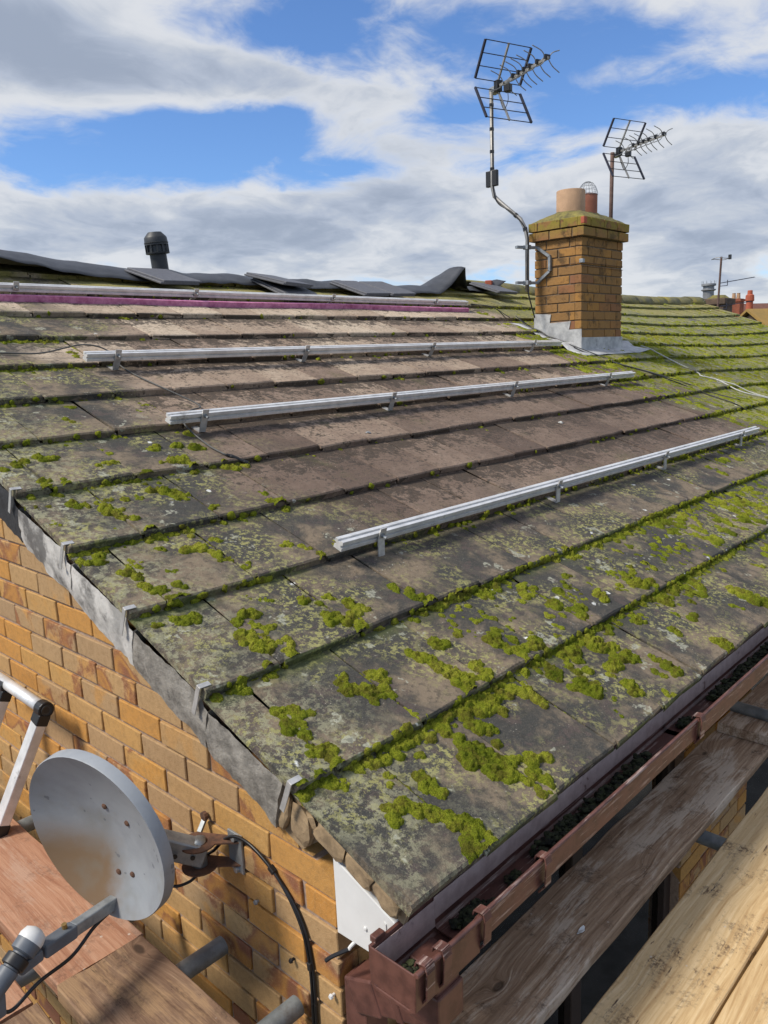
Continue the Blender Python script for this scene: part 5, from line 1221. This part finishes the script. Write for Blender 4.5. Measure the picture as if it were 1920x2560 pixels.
# chips on the wet board
lf = MB(); lf.add([Vector((.70+.018*math.cos(a)*(1+.3*math.sin(3*a)), -.243+.007*math.sin(a), -.2475+.002*math.sin(2*a))) for a in [2*math.pi*k/10 for k in range(10)]], [tuple(range(10))])
lo_ = lf.build('paint_flake', MT['white']); tag(lo_, 'white flake lying on the wet grey board', 'flake'); sm_ = lo_.modifiers.new('thick', 'SOLIDIFY'); sm_.thickness = .0012
# things standing inside the window
for i, (x, y, h_, r_, mt, nm, lab, ct) in enumerate(((1.30, .20, .22, .05, 'white', 'jug', 'white jug standing inside the window', 'jug'), (1.52, .16, .15, .07, 'galv', 'bowl', 'grey bowl inside the window', 'bowl'), (.95, .18, .26, .035, 'whitec', 'bottle', 'pale bottle inside the window', 'bottle'))):
    MB_ = MB().lathe([(0, 0), (r_*.8, 0), (r_, h_*.4), (r_*.9, h_*.75), (r_*.5, h_*.85), (r_*.55, h_)], (x, y, -1.43), 24)
    tag(MB_.build(nm, MT[mt], None, smooth=True), lab, ct)

# ------------------------------------------------------------------ far roofs and chimneys at the right edge
def far(px_dir, d): return px_dir
fc = thing('far_chimney', 'dark brick chimney with round metal cowl just beyond the ridge end', 'chimney', (17.6, 6.0, 1.5), 'far chimneys')
MB().box((17.9, 5.9, 1.55), (.55, .55, 1.5)).build('stack', MT['dbrick'], fc); MB().box((17.9, 5.9, 2.22), (.66, .66, .14)).build('oversail', MT['dbrick'], fc, bevel=.02)
MB().lathe([(.30, 0), (.20, .08), (0, .09)], (17.9, 5.9, 2.29), 20).build('flaunching', MT['flaunch'], fc)
MB().lathe([(.12, 0), (.12, .17), (.16, .19), (.16, .21), (.12, .22), (.12, .28), (.16, .29), (.16, .33), (.13, .34), (0, .34)], (17.75, 6.02, 2.30), 20).build('cowl', MT['cowl'], fc, autosmooth=35)
fs_ = MB()
for k in range(10): fs_.tube([(17.75+.15*math.cos(k*.63), 6.02+.15*math.sin(k*.63), 2.62), (17.75+.15*math.cos(k*.63), 6.02+.15*math.sin(k*.63), 2.70)], .004, 5)
fs_.build('bird_spikes', MT['galv'], fc)
fa = thing('far_aerial', 'distant mast with ring aerial and two short yagis beyond the ridge', 'aerial', (15.9, 5.1, 1.6), 'far aerials')
MB().tube([(15.9, 5.12, 1.6), (15.96, 5.10, 3.02)], .022, 8).build('mast', MT['mastbrown'], fa)
MB().tube([(15.96+.17*math.sin(a)-.05, 5.10+.17*math.cos(a), 2.98+.01*math.sin(3*a)) for a in [2*math.pi*k/24 for k in range(25)]], .007, 6).build('ring_dipole', MT['antgrey'], fa)
MB().box((15.96, 4.93, 3.0), (.05, .05, .09)).build('feed_box', MT['black'], fa)
for z, ln_ in ((2.50, .75), (2.04, .72)):
    yg = MB(); a = Vector((15.94, 5.1, z)); b = a+Vector((-.25, -ln_, .04)); yg.bar(a, b, .014, .014)
    for f in [q/12 for q in range(3, 13)]: c = a.lerp(b, f); yg.tube([c-Vector((.03, -.01, 0)), c+Vector((.03, -.01, 0))], .004, 4)
    yg.bar(a+Vector((0, 0, -.06)), a+Vector((-.05, -.17, -.06)), .012, .012); yg.bar(a+Vector((-.05, -.17, -.06)), a+Vector((-.05, -.17, .05)), .012, .012)
    yg.build('yagi', MT['antdark'], fa)
def far_stack(c, wd, z0, z1, lab, pots=2, mat='reddark'):
    r_ = thing('far_chimney', lab, 'chimney', (c[0], c[1], z0), 'far chimneys')
    MB().box((c[0], c[1], (z0+z1)/2), (wd, wd, z1-z0)).build('stack', MT[mat], r_); MB().box((c[0], c[1], z1-.08), (wd*1.15, wd*1.15, .12)).build('oversail', MT[mat], r_)
    for k in range(pots): MB().lathe([(.10, 0), (.08, .25), (.09, .28), (.07, .28)], (c[0]+(k-(pots-1)/2)*.22*.6, c[1]-(k-(pots-1)/2)*.22*.8, z1), 12).build('pot', MT['redpot' if mat != 'reddark' else 'potbuff'], r_)
far_stack((40.6, 13.4), .58, 0, 3.40, 'distant dark red brick chimney stack with two small pots')
rp_ = thing('far_pot', 'tall orange chimney pot left of the distant red stack', 'chimney pot', (41.5, 14.0, 2.0), 'far orange pots')
MB().lathe([(.15, 0), (.14, .45), (.18, .5), (.16, .75), (.10, .8), (.09, 1.0), (.07, 1.02)], (41.2, 14.25, 2.45), 16).build('pot', MT['redpot'], rp_)
rp2 = thing('far_pot', 'tall orange chimney pot standing alone at the far right', 'chimney pot', (46.5, 14.6, 2.0), 'far orange pots')
MB().lathe([(.20, 0), (.18, .6), (.24, .65), (.22, .95), (.14, 1.0), (.13, 1.2), (.1, 1.22)], (46.6, 14.75, 2.9), 16).build('pot', MT['redpot'], rp2)
def far_house(a, b, hgt, wd, matr, matw, lab):
    """gabled house: a, b ends of the ridge"""
    a = Vector(a); b = Vector(b); r_ = thing('far_house', lab, 'house', (a.x, a.y, GZ), 'far houses')
    d = (b-a).normalized(); sd_ = Vector((d.y, -d.x, 0)); dn = Vector((0, 0, -hgt))
    rf = MB().grid([[a+sd_*wd+dn, a, a-sd_*wd+dn], [b+sd_*wd+dn, b, b-sd_*wd+dn]]); ro = rf.build('roof', matr, r_); sm2 = ro.modifiers.new('t', 'SOLIDIFY'); sm2.thickness = .12
    wl = MB(); i_ = .94
    wl.prism([a+d*.2+sd_*wd*i_+dn-Vector((0, 0, .1)), a+d*.2-Vector((0, 0, .25)), a+d*.2-sd_*wd*i_+dn-Vector((0, 0, .1)), a+d*.2-sd_*wd*i_+Vector((0, 0, GZ-a.z)), a+d*.2+sd_*wd*i_+Vector((0, 0, GZ-a.z))],
             [b-d*.2+sd_*wd*i_+dn-Vector((0, 0, .1)), b-d*.2-Vector((0, 0, .25)), b-d*.2-sd_*wd*i_+dn-Vector((0, 0, .1)), b-d*.2-sd_*wd*i_+Vector((0, 0, GZ-a.z)), b-d*.2+sd_*wd*i_+Vector((0, 0, GZ-a.z))])
    wl.build('wall', matw, r_); return r_
redroof = simple('far red roof', (.19, .085, .062), .9, scale=2); ochre = simple('ochre roof', (.34, .205, .055), .9, scale=1.2, dark=(.25, .165, .05))
far_house((37.0, 11.65, 2.75), (48.0, 6.8, 2.75), 3.2, 4.6, ochre, MT['dbrick'], 'far house with ochre lichen roof at the right edge')
far_house((52.5, 18.6, 3.75), (66.0, 11.5, 3.75), 3.2, 4.0, redroof, MT['reddark'], 'far house with long dull red roof behind the ochre one')
tg = far_house((60.5, 14.6, 4.5), (66.0, 18.0, 4.5), 2.2, 2.0, redroof, MT['white'], 'far half-timbered white gable at the frame edge')
bb = MB(); bb.bar((60.45, 14.6, 4.5), (59.4, 16.4, 2.3), .25, .25); bb.bar((60.45, 14.6, 4.5), (61.5, 12.8, 2.3), .25, .25); bb.bar((60.45, 14.6, 5.1), (60.45, 14.6, 2.3), .18, .18); bb.build('bargeboard', MT['black'], tg)
